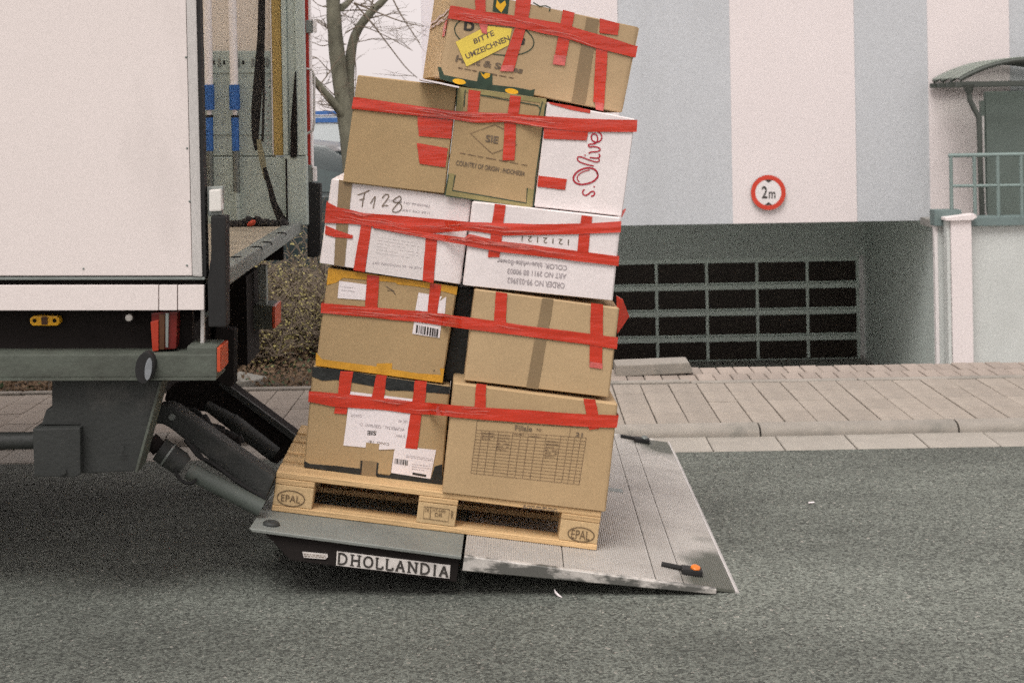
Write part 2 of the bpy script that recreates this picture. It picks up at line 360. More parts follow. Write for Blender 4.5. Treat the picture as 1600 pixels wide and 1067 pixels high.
def text(name, body, quad, pl, off, mat, parent, bold=0.0):
    """quad: px corners TL,TR,BR,BL of the lettering as read"""
    cu = bpy.data.curves.new('t', 'FONT'); cu.body = body; cu.size = 1; cu.offset = bold; cu.resolution_u = 3
    to = bpy.data.objects.new('t', cu); COL.objects.link(to)
    dg = bpy.context.evaluated_depsgraph_get(); dg.update()
    me = bpy.data.meshes.new_from_object(to.evaluated_get(dg))
    vs_ = [(v.co.x, v.co.y) for v in me.vertices]; fs = [tuple(p.vertices) for p in me.polygons]
    bpy.data.objects.remove(to); bpy.data.curves.remove(cu); bpy.data.meshes.remove(me)
    x0 = min(v[0] for v in vs_); x1 = max(v[0] for v in vs_); y0 = min(v[1] for v in vs_); y1 = max(v[1] for v in vs_)
    TL, TR, BR, BL = quad; out = []
    for x, y in vs_:
        a = (x - x0) / (x1 - x0); b = (y1 - y) / (y1 - y0)
        t_ = (TL[0] + (TR[0] - TL[0]) * a, TL[1] + (TR[1] - TL[1]) * a); q = (BL[0] + (BR[0] - BL[0]) * a, BL[1] + (BR[1] - BL[1]) * a)
        out.append(hit((t_[0] + (q[0] - t_[0]) * b, t_[1] + (q[1] - t_[1]) * b), pl, off))
    return obj(name, MB().add(out, fs), mat, parent)
def lines(name, quad, rows, pl, off, mat, parent, wpx=1.0, gap=0.25, rnd_=None):
    """small illegible print: rows of word-length dashes inside a px quad"""
    rr = random.Random(rnd_ or 3); mb = MB(); TL, TR, BR, BL = quad; j = 0
    for i in range(rows):
        b = (i + 0.5) / rows; a = 0.0
        while a < 0.97:
            e = min(1, a + rr.uniform(0.05, 0.16))
            pp = []
            for q in (a, e):
                t_ = (TL[0] + (TR[0] - TL[0]) * q, TL[1] + (TR[1] - TL[1]) * q); w_ = (BL[0] + (BR[0] - BL[0]) * q, BL[1] + (BR[1] - BL[1]) * q)
                pp.append((t_[0] + (w_[0] - t_[0]) * b, t_[1] + (w_[1] - t_[1]) * b))
            ribbon(mb, pp, wpx * rr.uniform(.6, 1.1), pl, off); j += 1
            a = e + rr.uniform(0.02, 0.05) + (gap if rr.random() < 0.15 else 0)
    return obj(name, mb, mat, parent)
def zoomf(ox, oy, k): return lambda *pts: [(ox + x / k, oy + y / k) for x, y in pts]
Z4 = zoomf(500, 0, 3.077); Z5 = zoomf(490, 270, 3.048); ZE = zoomf(640, 0, 4.324); ZD = zoomf(680, 120, 4.639)
ZC = zoomf(490, 270, 5.615); ZA = zoomf(470, 560, 5.336); ZF = zoomf(690, 590, 4.848); ZT = zoomf(0, 470, 3.678)
Z3 = zoomf(180, 560, 3.9525); ZP = zoomf(380, 720, 3.636); ZI = zoomf(300, 0, 3.8105); ZS = zoomf(310, 220, 2.736)

# ================================================================== SETTING
GUT0, KERB0, KERB1, WALK1, APR0, APR1 = 7.395, 7.695, 7.805, 8.93, 9.0, 9.48
ZW = 0.056
def sheet(name, x0, x1, y0, y1, z, mat, z1=None, nx=1, ny=1):
    z1 = z if z1 is None else z1
    vv = [(x0 + (x1 - x0) * i / nx, y0 + (y1 - y0) * j / ny, z + (z1 - z) * j / ny) for j in range(ny + 1) for i in range(nx + 1)]
    ff = [(j * (nx + 1) + i, j * (nx + 1) + i + 1, (j + 1) * (nx + 1) + i + 1, (j + 1) * (nx + 1) + i) for j in range(ny) for i in range(nx)]
    return obj(name, MB().add(vv, ff), mat, kind='structure')
sheet('road', -120, 120, -40, GUT0, 0.0, m_asph)
# gutter slabs
g = thing('gutter', (0, GUT0, 0), None, None, kind='structure')
obj('bed', MB().box((-60, GUT0, -0.06), (60, KERB0, -0.012)), m_joint, g)
gs = None
for i in range(-12, 13):
    x = i * 0.355 - 0.13
    if gs is None: gs = obj('gutter_slab', MB().prism([(x + 0.003, GUT0 + .002, -0.05), (x + 0.352, GUT0 + .002, -0.05), (x + 0.352, GUT0 + .002, 0.004), (x + 0.003, GUT0 + .002, 0.004)], (0, KERB0 - GUT0 - .004, 0.004)), m_gut, g, bevel=0.004, seg=1); x00 = x
    else: inst(gs, g, (x - x00, 0, random.uniform(-.002, .002)))
# kerb stones, rounded nose
k = thing('kerb', (0, KERB0, 0), None, None, kind='structure')
ks = None
prof = [(0, -0.08), (0, 0.02), (0.005, 0.034), (0.018, 0.047), (0.04, 0.055), (0.07, 0.058), (0.11, 0.058), (0.11, -0.08)]
for i in range(-5, 6):
    x = 1.215 + i * 1.02
    if ks is None:
        ks = obj('kerb_stone', MB().prism([(x + .005, KERB0 + a, b) for a, b in prof], (1.01, 0, 0)), m_kerb, k, smooth=True); x00 = x
    else: inst(ks, k, (x - x00, random.uniform(-.003, .003), random.uniform(-.003, .002)))
for a, b in ((-60, 1.215 - 5 * 1.02), (1.215 + 6 * 1.02, 60)):
    obj('kerb_run', MB().prism([(a + .005, KERB0 + p, q) for p, q in prof], (b - a - .01, 0, 0)), m_kerb, k, smooth=True)
# pavement of pavers
pv = thing('pavement', (0, KERB1, 0), None, None, kind='structure')
obj('bed', MB().box((-60, KERB1, -0.05), (60, WALK1, ZW - 0.014)), m_joint, pv)
ps = None; PX, PY = 0.1667, (WALK1 - KERB1) / 4
for i in range(-21, 28):
    for j in range(4):
        x, y = i * PX + 0.03, KERB1 + j * PY
        if ps is None:
            ps = obj('paver', MB().box((x + .003, y + .0015, ZW - .06), (x + PX - .003, y + PY - .0015, ZW)), m_pav, pv, bevel=0.003, seg=1); o0 = (x, y)
        else:
            q = inst(ps, pv, (x - o0[0], y - o0[1], random.uniform(-.002, .002))); q.rotation_euler = (0, 0, 0)
for a, b in ((-60, -21 * PX + .03), (28 * PX + .03, 60)):
    obj('paver_field', MB().box((a, KERB1 + .003, 0), (b - .003, WALK1 - .003, ZW)), m_pav, pv, kind='stuff')
# edging strip and driveway apron of small pavers
ed = thing('edging', (0, WALK1, 0), None, None, kind='structure')
for i in range(-7, 8):
    obj('edging_stone', MB().box((i * 1.0 + .004, WALK1 + .004, 0), (i * 1.0 + .996, APR0 - .004, ZW + (.014 if i < 1 else 0.006))), m_kerb, ed, bevel=.005, seg=1)
ap = thing('driveway_apron', (1, APR0, 0), None, None, kind='structure')
obj('bed', MB().box((-1.1, APR0, -0.05), (30, APR1, ZW - 0.012)), m_joint, ap)
ps = None; CX, CY = 0.106, (APR1 - APR0) / 2
for j in range(2):
    for i in range(-9, 46):
        x, y = i * CX + (0.053 if j else 0), APR0 + j * CY
        if ps is None:
            ps = obj('small_paver', MB().box((x + .003, y + .003, ZW - .05), (x + CX - .003, y + CY - .003, ZW)), m_cob, ap, bevel=.004, seg=1); o0 = (x, y)
        else: inst(ps, ap, (x - o0[0], y - o0[1], random.uniform(-.003, .003)))
# the ramp down to the basement garage, and its yard
YB, YD, ZG = 20.0, 24.0, -2.36
sheet('ramp', 0.38, 40, APR1, YB - 0.3, ZW - 0.012, m_yard, ZG, 4, 6)
sheet('garage_yard', 0.38, 40, YB - 0.3, 30, ZG, m_yard)
sheet('garden_bed', -40, -1.21, APR0, 12.4, 0.045, m_soil, 0.1)
sheet('verge', -1.21, 0.30, APR1, 12.4, 0.05, m_soil, 0.1)
sheet('parking_ground', -200, 0.30, 12.4, 300, 0.02, m_park)
obj('ramp_wall', MB().prism([(.30, APR1 + .01, -3), (.30, APR1 + .01, 0.12), (.30, YB - .01, 0.12), (.30, YB - .01, -3)], (0.09, 0, 0)), m_ret, kind='structure')

# ================================================================== BUILDING WITH GARAGE
def px_x(u, v, d): return P(u, v, d).x
bz0 = 0.14
bx = [px_x(660, 150, YB), px_x(967, 150, YB), px_x(1142, 150, YB), px_x(1336, 150, YB), px_x(1451, 150, YB), px_x(1577, 60, YB), 9.0, 11.0]
bld = thing('striped_building', (4, YB, ZG), 'big rendered building with vertical white and blue-grey stripes above a basement garage', 'building')
for i in range(7):
    mt = m_white_wall if i % 2 == 0 else m_blue_wall
    obj('facade_stripe', MB().box((bx[i], YB - (0.0 if i % 2 == 0 else -0.012), bz0), (bx[i + 1], YB + 0.35, 9.5)), mt, bld)
WX0, WX1 = bx[0] - 0.3, 5.5
obj('side_wall', MB().box((bx[0] + 0.001, YB + 0.35, -3), (bx[0] + 0.3, 34, 9.5)), m_white_wall, bld)
obj('base_wall', MB().box((bx[0] + .002, YB + .004, -3), (.385, YB + .34, bz0 - .002)), m_ret, bld)
obj('roof', MB().box((bx[0] - .02, YB - .02, 9.5), (11.1, 34, 9.8)), m_teal, bld)
obj('recess_wall', MB().box((WX1, YB + 0.02, ZG - .1), (WX1 + 0.3, YD + 0.4, bz0)), m_recess, bld, label='shaded recess wall beside the garage door')
obj('recess_wall', MB().box((bx[0] + 0.01, YB + .36, ZG - .1), (bx[0] + .4, YD + 0.4, bz0)), m_recess, bld)
obj('recess_ceiling', MB().box((bx[0] + .01, YB + 0.36, bz0), (WX1 + .3, YD + 0.4, bz0 + 0.2)), m_recess, bld)
zt = P(1180, 402, YD).z
obj('door_lintel', MB().box((bx[0] + .4, YD - 0.06, zt), (WX1, YD + 0.3, bz0)), m_recess, bld)
# sectional garage door: rails, stiles and panes
x_r = px_x(1341, 480, YD); CW = 78.6 / FOC * YD
rows_z = [P(1180, v, YD).z for v in (402, 444, 484.5, 525, 565.5)]
gd = obj('garage_door', MB().box((x_r - 7 * CW - .05, YD + 0.05, ZG + .0), (x_r + .03, YD + 0.09, zt)), m_pane, bld)
for i, z in enumerate(rows_z):
    obj('door_rail', MB().box((x_r - 7 * CW - .05, YD + .0, z - .085), (x_r + .03, YD + .07, z - .003)), m_doorframe, gd, bevel=.006, seg=1)
    if i: obj('door_rail', MB().box((x_r - 7 * CW - .05, YD + .004, z + .003), (x_r + .03, YD + .07, z + .03)), m_doorframe, gd, bevel=.006, seg=1)
obj('door_rail', MB().box((x_r - 7 * CW - .05, YD + .0, ZG + .01), (x_r + .03, YD + .07, rows_z[4] - .09)), m_doorframe, gd, bevel=.006, seg=1)
for c in range(8):
    x = x_r - c * CW
    obj('door_stile', MB().box((x - .024, YD + .01, ZG + .02), (x + .024, YD + .065, zt - .01)), m_doorframe, gd, bevel=.005, seg=1)
pane0 = None
for c in range(7):
    for r_ in range(4):
        q = MB().box((x_r - (c + 1) * CW + .024, YD + .035, rows_z[r_ + 1] + .03), (x_r - c * CW - .024, YD + .046, rows_z[r_] - .085))
        obj('pane', q, m_pane, gd)
# clearance sign on the facade
SP = (YB - 0.05, 0.0)
sc_ = (1200.5, 301)
sg = obj('round_sign', MB().lathe(hit(sc_, SP) + Vector((0, 0.035, 0)), (0, -1, 0), [(0, .232), (.03, .232)], 40), m_signback, label='round red and white 2 m height limit sign on the facade', cat='sign')
mb = MB(); ribbon(mb, ellipse(sc_, 23.8, 23.8, 0, 56), 7.0, SP, 0.003, True); obj('red_ring', mb, m_signred, sg)
obj('white_field', flat(MB(), ellipse(sc_, 26.5, 26.5, 0, 56), SP, 0.0005), m_signwhite, sg)
text('lettering', '2', [(1190.2, 291), (1199.2, 291), (1199.2, 310.3), (1190.2, 310.3)], SP, .004, m_ink, sg, 0.018)
text('lettering', 'm', [(1201.3, 299.8), (1211.6, 299.8), (1211.6, 310.3), (1201.3, 310.3)], SP, .004, m_ink, sg, 0.012)
obj('arrow_mark', flat(MB(), [(1194.5, 281), (1207.5, 281), (1201, 285.8)], SP, .004), m_ink, sg)
obj('arrow_mark', flat(MB(), [(1194.5, 320.6), (1207.5, 320.6), (1201, 316)], SP, .004), m_ink, sg)

# terrace to the right of the garage: retaining wall, pillar, coping, railing, cabinet, canopy
YT = 18.5
XR = px_x(1489, 400, YT)
tx = px_x(1461, 400, YT)
rw = obj('retaining_wall', MB().box((XR, YT - .14, ZG - .1), (12, YT + 0.0, px_z := P(1500, 352, YT).z)), m_ret, label='pale rendered retaining wall below the terrace railing', cat='wall')
obj('wall_return', MB().box((tx + .02, YT - .05, ZG - .1), (XR, YT + .015, px_z)), m_ret, rw)
obj('corner_bead', MB().box((tx - .02, YT - .06, ZG - .1), (tx + .02, YT + .014, px_z)), m_signwhite, rw)
obj('coping', MB().box((P(1508, 350, 18.3).x, YT - .22, px_z + .002), (12, YT + 0.1, P(1550, 339, 18.3).z)), m_teal, rw, bevel=.01)
obj('coping', MB().box((P(1463, 335, 18.3).x, YT - .12, px_z + .004), (P(1506, 350, 18.3).x, YT + 0.1, P(1480, 329, 18.3).z)), m_teal, rw, bevel=.01)
pl_ = thing('gate_pillar', (5.4, 18.2, ZG), 'narrow white pillar with a slanted cap at the ramp', 'pillar')
xa, xb = px_x(1487.5, 450, 18.2), px_x(1519.5, 450, 18.2)
obj('shaft', MB().box((xa, 18.2, ZG - .1), (xb, 18.37, P(1500, 343, 18.2).z)), m_white_wall, pl_, bevel=.008)
obj('cap', MB().prism([P(1478, 341, 18.16), P(1478, 345, 18.16), P(1520, 344, 18.16), P(1527, 339, 18.16), P(1524, 335, 18.16)], (0, .25, 0)), m_white_wall, pl_, bevel=.001)
obj('side_trim', MB().box((xa - .045, 18.23, ZG - .1), (xa - .005, 18.36, P(1500, 346, 18.2).z)), m_ret, pl_)
rl = thing('terrace_railing', (7, YT - .1, px_z), 'grey-green tubular steel railing along the terrace edge', 'railing')
RP = 18.42
obj('top_rail', MB().tube([P(1482, 243.5, RP), P(1482, 243.5, RP) + Vector((5, 0, 0))], .026), m_rail, rl, True)
obj('mid_rail', MB().tube([P(1486, 291, RP), P(1486, 291, RP) + Vector((5, 0, -.03))], .02), m_rail, rl, True)
for i in range(9):
    u = 1485.5 + i * 36.6; a = P(u, 243, RP)
    obj('post', MB().tube([a, Vector((a.x, RP, px_z + .02))], .024), m_rail, rl, True)
cb = thing('terrace_cabinet', (8, 19.5, px_z), 'dark slate-grey cabinet under the curved canopy', 'cabinet')
xa = P(1541, 200, 19.1).x
obj('body', MB().box((xa, 19.1, px_z), (xa + 3, 19.2, P(1560, 143, 19.1).z)), m_cab, cb, bevel=.01)
obj('side_post', MB().box((xa - .055, 19.12, px_z), (xa - .005, 19.2, P(1540, 158, 19.1).z)), m_cab, cb)
obj('terrace_floor', MB().box((XR, YT + .1, px_z - .1), (12, 19.99, px_z - .005)), m_yard, rw)
cn = thing('curved_canopy', (8, 19.3, px_z), 'curved translucent canopy on green-grey steel ribs above the terrace', 'canopy')
arc = smoothline([(1499, 125), (1515, 116), (1540, 105), (1570, 97), (1600, 93), (1640, 95), (1680, 104), (1705, 118)], 2)
for yy in (18.75, 19.15, 19.55, 19.93):
    obj('rib', MB().tube([P(u, v, 18.75) + Vector((0, yy - 18.75, 0)) for u, v in arc], .032, 8), m_canopy_steel, cn, True)
    obj('gutter_beam', MB().box((P(1494, 130, 18.75).x, yy - .03, P(1500, 135.5, 18.75).z), (P(1705, 130, 18.75).x, yy + .03, P(1500, 128, 18.75).z)), m_canopy_steel, cn)
top = [P(u, v - 1, 18.75) for u, v in arc]
mbs = MB(); NY = 40
vv = []; ff = []
for j in range(NY + 1):
    for i, p in enumerate(top): vv.append(p + Vector((0, j * 1.24 / NY - .02, .02 + .012 * math.cos(j * math.pi))))
n_ = len(top)
for j in range(NY):
    for i in range(n_ - 1): ff.append((j * n_ + i, j * n_ + i + 1, (j + 1) * n_ + i + 1, (j + 1) * n_ + i))
obj('roof_sheet', MB().add(vv, ff), m_poly, cn, True)
dp = thing('downpipe', (6.2, 18.7, px_z), 'dark downpipe with a funnel head and offset bend under the canopy', 'downpipe')
DPY = 18.7
obj('funnel', MB().tube([P(1513, 133, DPY), P(1513.5, 139, DPY), P(1514.5, 148, DPY)], [.075, .06, .035]), m_canopy_steel, dp, True)
obj('pipe', MB().tube([P(*q, DPY) for q in [(1514.5, 146), (1515, 156), (1519, 164), (1526, 178), (1529, 184), (1530, 200), (1532, 270), (1534.5, 341)]], .034), m_canopy_steel, dp, True)
obj('cable_pipe', MB().tube([P(*q, DPY + .1) for q in [(1536, 182), (1537, 240), (1539, 330), (1543, 340)]], .012), m_trim, dp, True)
# low concrete block by the driveway
slab('concrete_block', [(962, 571), (1077, 566.5), (1084, 583), (962, 589)], (9.22, 0), 0.22, m_kerb, bevel=.008, label='low beige concrete block lying beside the garage driveway', cat='block', seg=2)

# ================================================================== TREE, SHRUBS, PARKED VEHICLES
TY = 11.5
tr = thing('bare_tree', (P(552, 300, TY).x, TY, 0.08), 'leafless grey-barked tree between the truck and the boxes', 'tree')
mbk = MB(); mtw = MB()
rt = random.Random(5)
def limb(pts, r0, r1, twigs=0, d=TY, dy=0.0, mb=None, lenf=1.0):
    pp = smoothline(pts, 2); n = len(pp)
    W = [P(u, v, d) + Vector((0, dy * i / n, 0)) for i, (u, v) in enumerate(pp)]
    (mb or mbk).tube(W, [(r0 + (r1 - r0) * i / (n - 1)) * rt.uniform(.95, 1.05) for i in range(n)], 9 if r0 > .02 else 5)
    for _ in range(twigs):
        i = rt.randrange(1, n - 1)
        t = (W[i + 1] - W[i]).normalized()
        twig(W[i], t, rt.uniform(.25, .6) * lenf, max(.0028, min(.007, (r0 + r1) * .10)), 2)
def twig(p, t, ln, r, depth):
    d = (t * rt.uniform(.1, .7) + Vector((rt.uniform(-1, 1), rt.uniform(-1, 1), rt.uniform(-.35, .8)))).normalized()
    pts = [p]; n = 6
    for i in range(n):
        d = (d + Vector((rt.uniform(-.22, .22), rt.uniform(-.22, .22), rt.uniform(-.2, .16)))).normalized()
        pts.append(pts[-1] + d * ln / n)
    mtw.tube(pts, [r * (1 - .75 * i / n) for i in range(n + 1)], 4, caps=False)
    if depth:
        for _ in range(rt.choice((2, 2, 3, 3))):
            i = rt.randrange(1, n); twig(pts[i], d, ln * rt.uniform(.35, .75), r * .62, depth - 1)
limb([(566, 620), (560, 420), (552, 290), (543, 200), (530, 120), (522, 40), (519, -30), (512, -160), (518, -330)], .085, .04, 9)
limb([(546, 215), (543, 150), (545, 85), (552, 50), (575, 18), (600, -5), (640, -60), (690, -150)], .05, .018, 12, dy=.3)
limb([(541, 185), (528, 168), (512, 148), (496, 128), (470, 95), (430, 20), (410, -80)], .04, .014, 8, dy=-.3)
limb([(534, 12), (546, -2), (560, -30), (585, -120)], .03, .012, 4, dy=.4)
limb([(553, 5), (580, 35), (610, 75), (635, 108), (652, 122)], .008, .003, 5, mb=mtw, lenf=.6)
limb([(612, -5), (625, 22), (640, 45), (656, 68)], .007, .003, 3, mb=mtw, lenf=.5)
limb([(540, 52), (560, 40), (580, 46), (610, 60), (645, 80)], .006, .002, 4, mb=mtw, lenf=.6)
limb([(553, 5), (590, 20), (625, 34), (662, 42)], .008, .003, 4, mb=mtw, lenf=.6)
limb([(549, 55), (556, 100), (556, 120), (555, 150)], .006, .002, 3, mb=mtw, lenf=.6)
limb([(541, 70), (520, 66), (505, 74), (488, 66)], .006, .002, 4, mb=mtw, lenf=.6)
limb([(528, 118), (512, 110), (498, 92), (488, 88)], .006, .002, 4, mb=mtw, lenf=.5)
limb([(522, 45), (508, 40), (496, 30), (486, 34)], .006, .002, 4, mb=mtw, lenf=.5)
limb([(519, 10), (505, 12), (492, 5), (480, -10)], .006, .002, 4, mb=mtw, lenf=.5)
limb([(518, -150), (560, -260), (610, -340)], .03, .01, 8, dy=.5)
limb([(515, -100), (470, -200), (420, -260)], .03, .01, 8, dy=-.5)
obj('trunk', mbk, m_bark, tr, True)
obj('crown', mtw, m_twig, tr)

def shrub(name, cx, cy, h, rad, n, label, seed):
    rs = random.Random(seed)
    t = thing(name, (cx, cy, .08), label, 'shrub', 'shrubs in the garden bed behind the truck')
    st = MB(); lf = MB()
    for i in range(n):
        a = rs.uniform(0, 6.28); sp = rs.uniform(.1, 1.0)
        p = Vector((cx + rs.uniform(-.2, .2) * rad, cy + rs.uniform(-.2, .2) * rad, .06)); d = Vector((math.cos(a) * sp, math.sin(a) * sp, rs.uniform(.7, 1.5))).normalized()
        pts = [p]; ln = h * rs.uniform(.6, 1.15)
        for q in range(7):
            d = (d + Vector((rs.uniform(-.28, .28), rs.uniform(-.28, .28), rs.uniform(-.25, .12)))).normalized()
            pts.append(pts[-1] + d * ln / 7)
        st.tube(pts, [.006 * (1 - .1 * q) for q in range(8)], 3, caps=False)
        for q in range(2, 8):
            for _ in range(rs.randint(6, 11)):
                c = pts[q] + Vector((rs.gauss(0, .07), rs.gauss(0, .07), rs.gauss(0, .05)))
                u = Vector((rs.uniform(-1, 1), rs.uniform(-1, 1), rs.uniform(-.6, .6))).normalized() * rs.uniform(.006, .013); v = u.orthogonal().normalized() * u.length * rs.uniform(.4, .7)
                lf.add([c - u, c - v, c + u, c + v], [(0, 1, 2, 3)], 0 if rs.random() < (c.z + .05) / (h * .7) else 1)
            for _ in range(3):
                e = pts[q] + Vector((rs.uniform(-.16, .16), rs.uniform(-.16, .16), rs.uniform(-.02, .16)))
                st.tube([pts[q], (pts[q] + e) / 2 + Vector((0, 0, .015)), e], [.004, .003, .002], 3, caps=False)
    obj('stem', st, m_twig, t); obj('foliage', lf, [m_leafy, m_leafb], t)
shrub('twiggy_shrub', -2.05, 10.6, .80, .5, 60, 'twiggy yellow-green shrub partly behind the lift beam', 1)
shrub('twiggy_shrub', -1.52, 10.9, .82, .5, 60, 'twiggy yellow-green shrub just beside the stack of boxes', 2)
shrub('twiggy_shrub', -1.75, 9.85, .42, .4, 45, 'low sparse shrub at the front of the bed', 3)
shrub('twiggy_shrub', -2.6, 10.5, .78, .5, 40, 'yellow-green shrub seen beneath the truck floor', 4)
shrub('twiggy_shrub', -1.30, 10.1, .5, .4, 40, 'small shrub whose twigs touch the lowest white carton', 5)
ll = MB(); rs = random.Random(11)
for i in range(27000):
    c = Vector((rs.uniform(-4.5, 0.25), 9.03 + 3.1 * rs.random() ** 1.3, 0))
    if c.x > -1.22 and c.y < APR1 + .05: continue
    c = c; c.z = .05 + (c.y - 9.0) * .015 + rs.random() ** 2 * .06
    u = Vector((rs.uniform(-1, 1), rs.uniform(-1, 1), rs.uniform(-.7, .7))).normalized() * rs.uniform(.008, .02); v = u.orthogonal().normalized() * u.length * rs.uniform(.4, .75)
    ll.add([c - u, c - v, c + u, c + v], [(0, 1, 2, 3)], 0 if rs.random() > .1 else 1)
obj('leaf_litter', ll, [m_leafb, m_leafg], kind='stuff', label='dry brown leaf litter covering the garden bed', cat='leaf litter')
def on_level(q, z): return CAM + ray(*q) * ((CAM_H - z) / -ray(*q).z)
obj('flat_stone', MB().prism([on_level(q, .10) for q in [(360, 589), (374, 579), (418, 588), (396, 594), (362, 597)]], (0, 0, -.05)), m_stone, None, bevel=.012, label='flat grey stone slab lying in the leaf litter', cat='stone')

def vehicle_wheel(parent, c, r, wdt):
    t = obj('wheel', MB().lathe(c, (0, 1, 0), [(0, r * .7), (.02, r * .95), (.04, r), (wdt - .04, r), (wdt - .02, r * .95), (wdt, r * .7)], 24), m_rubber, parent, True)
    obj('rim', MB().lathe(Vector(c) - Vector((0, .005, 0)), (0, 1, 0), [(0, r * .2), (.0, r * .5), (.02, r * .62), (.05, r * .66)], 20), m_poleg, t, True)
# dark hatchback parked behind the shrubs, nose to the right
CYv = 13.2
cr = thing('parked_car', (-2.1, CYv + .85, .02), 'dark parked hatchback behind the shrubs, beside the tree trunk', 'car')
x0 = -4.08
def cp(pts): return [(x0 + a, CYv, .02 + b) for a, b in pts]
obj('body', MB().prism(cp([(0.05, .32), (.02, .75), (.15, .93), (.3, .98), (2.95, .95), (3.6, .86), (3.95, .74), (4.05, .5), (4.0, .28), (3.5, .2), (.5, .2)]), (0, 1.72, 0)), m_carpaint, cr, True, .05)
ht = MB(); lo = cp([(.25, .95), (3.1, .93), (2.35, 1.40), (1.9, 1.45), (1.0, 1.44), (.45, 1.3)])
vv = [Vector(p) + Vector((0, .06 if p[2] < 1.1 else .2, 0)) for p in lo] + [Vector(p) + Vector((0, 1.66 if p[2] < 1.1 else 1.52, 0)) for p in lo]
ht.add(vv, [tuple(range(6)), tuple(range(11, 5, -1))] + [((i + 1) % 6, i, 6 + i, 6 + (i + 1) % 6) for i in range(6)])
cab = obj('cabin', ht, m_carpaint, cr, True, .03)
for poly in ([(.55, .99), (1.35, .99), (1.35, 1.36), (.7, 1.3)], [(1.42, .99), (2.2, .99), (2.15, 1.36), (1.42, 1.37)], [(2.27, .99), (2.85, .98), (2.33, 1.33), (2.22, 1.35)]):
    mbw = MB().add([Vector(p) + Vector((0, .06 + (p[2] - .95) * .31 - .008, 0)) for p in cp(poly)], [(0, 1, 2, 3)])
    obj('side_window', mbw, m_glass, cab)
ws_ = [(x0 + 3.06, CYv + .12, .985), (x0 + 3.06, CYv + 1.6, .985), (x0 + 2.43, CYv + 1.46, 1.385), (x0 + 2.43, CYv + .26, 1.385)]
obj('windscreen', MB().add([Vector(p) + Vector((.012, 0, .012)) for p in ws_], [(0, 1, 2, 3)]), m_glass, cab)
for xx in (.75, 3.2): vehicle_wheel(cr, (x0 + xx, CYv - .02, .33), .31, .2); vehicle_wheel(cr, (x0 + xx, CYv + 1.54, .33), .31, .2)
obj('headlight', MB().lathe((x0 + 3.93, CYv + .2, .68), (1, 0, .25), [(0, .1), (.05, .08), (.07, .03)], 14), m_lens, cr, True)
obj('mirror', MB().box((x0 + 2.6, CYv - .16, .98), (x0 + 2.72, CYv - .0, 1.1)), m_carpaint, cr, bevel=.02)
# white van with a blue roof band farther back
VY = 17.5
vn = thing('parked_van', (-2.3, VY + .9, .02), 'white van with blue bands along its roof, far behind the tree', 'van')
vx0 = -4.7
obj('body', MB().prism([(vx0 + a, VY, .02 + b) for a, b in [(0, .35), (0, 1.55), (.12, 1.66), (3.6, 1.66), (4.2, 1.15), (4.75, 1.0), (4.85, .4), (4.6, .25), (.3, .25)]], (0, 1.85, 0)), m_vanw, vn, True, .04)
obj('roof_band', MB().box((vx0 + .1, VY - .01, 1.69), (vx0 + 3.55, VY + 1.86, 1.735)), m_vanb, vn)
obj('roof_band', MB().box((vx0 + .1, VY - .012, 1.60), (vx0 + 3.5, VY - .0, 1.655)), m_vanb, vn)
obj('side_moulding', MB().box((vx0 + .1, VY - .02, 1.17), (vx0 + 4.0, VY, 1.2)), m_rubber, vn)
for xx in (.9, 3.9): vehicle_wheel(vn, (vx0 + xx, VY - .02, .35), .33, .2)
obj('side_window', MB().box((vx0 + 3.05, VY - .006, 1.1), (vx0 + 3.75, VY, 1.5)), m_glass, vn)

# ================================================================== TRUCK
TP = (5.17, 0.03)                  # outer side plane of the box body
def tp(off): return (TP[0] + off, TP[1])
tk = thing('box_truck', (-4.2, 6.4, 0.0), 'white box truck with its rear open and a tail lift lowered', 'truck')
def ext(q, pl, X, top=None):
    """a point on plane pl at world X on the level of px q"""
    p = hit(q, pl); return Vector((X, pl[0] + pl[1] * X, p.z + 0.02 * (X - p.x) * -1))
XL = -7.2
n_t = pnorm(TP)
def tslab(name, pts, depth, mat, parent=tk, bevel=0.0, seg=2, **kk):
    return obj(name, MB().prism(pts, n_t * depth), mat, parent, bevel=bevel, seg=seg, **kk)
def bandT(name, vt, vb, u1, pl, depth, mat, u0=None, parent=tk, bevel=0.0):
    """horizontal strip on the truck's side between two image heights; runs forward to the cab when u0 is None"""
    a = hit((u1, vt), pl); b = hit((u1, vb), pl)
    if u0 is None: c = ext((u1, vb), pl, XL); d = ext((u1, vt), pl, XL)
    else: c = hit((u0, vb), pl); d = hit((u0, vt), pl)
    return tslab(name, [a, b, c, d], depth, mat, parent, bevel)
a = hit((300, 431), TP); zt_ = 3.55
tslab('side_wall', [(XL, TP[0] + TP[1] * XL, zt_), (a.x - .012, a.y - .0004, zt_), a, ext((300, 431), TP, XL)], .035, m_truck, bevel=.004)
a1 = hit((300.4, 432), tp(-.004)); a2 = hit((316, 433), tp(-.004))
tslab('corner_trim', [(a1.x - .012, a1.y, zt_), (a2.x - .012, a2.y, zt_), a2, a1], .05, m_trim, bevel=.006)
a1 = hit((316.3, 432), tp(.004)); a2 = hit((322.5, 433), tp(.004))
tslab('door_seal', [(a1.x - .012, a1.y, zt_), (a2.x - .016, a2.y, zt_), a2, a1], .06, m_rubber, bevel=.004)
bandT('bottom_rail', 433, 437.5, 320, tp(.0), .05, m_alu_dk, bevel=.003)
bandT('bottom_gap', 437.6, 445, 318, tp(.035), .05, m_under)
bandT('skirt_panel', 445.5, 485, 247.2, TP, .03, m_truck, bevel=.003)
bandT('skirt_panel', 445.5, 485, 276.5, TP, .03, m_truck, u0=248.6, bevel=.003)
bandT('skirt_panel', 445.5, 484.6, 318.5, TP, .03, m_truck, u0=278, bevel=.003)
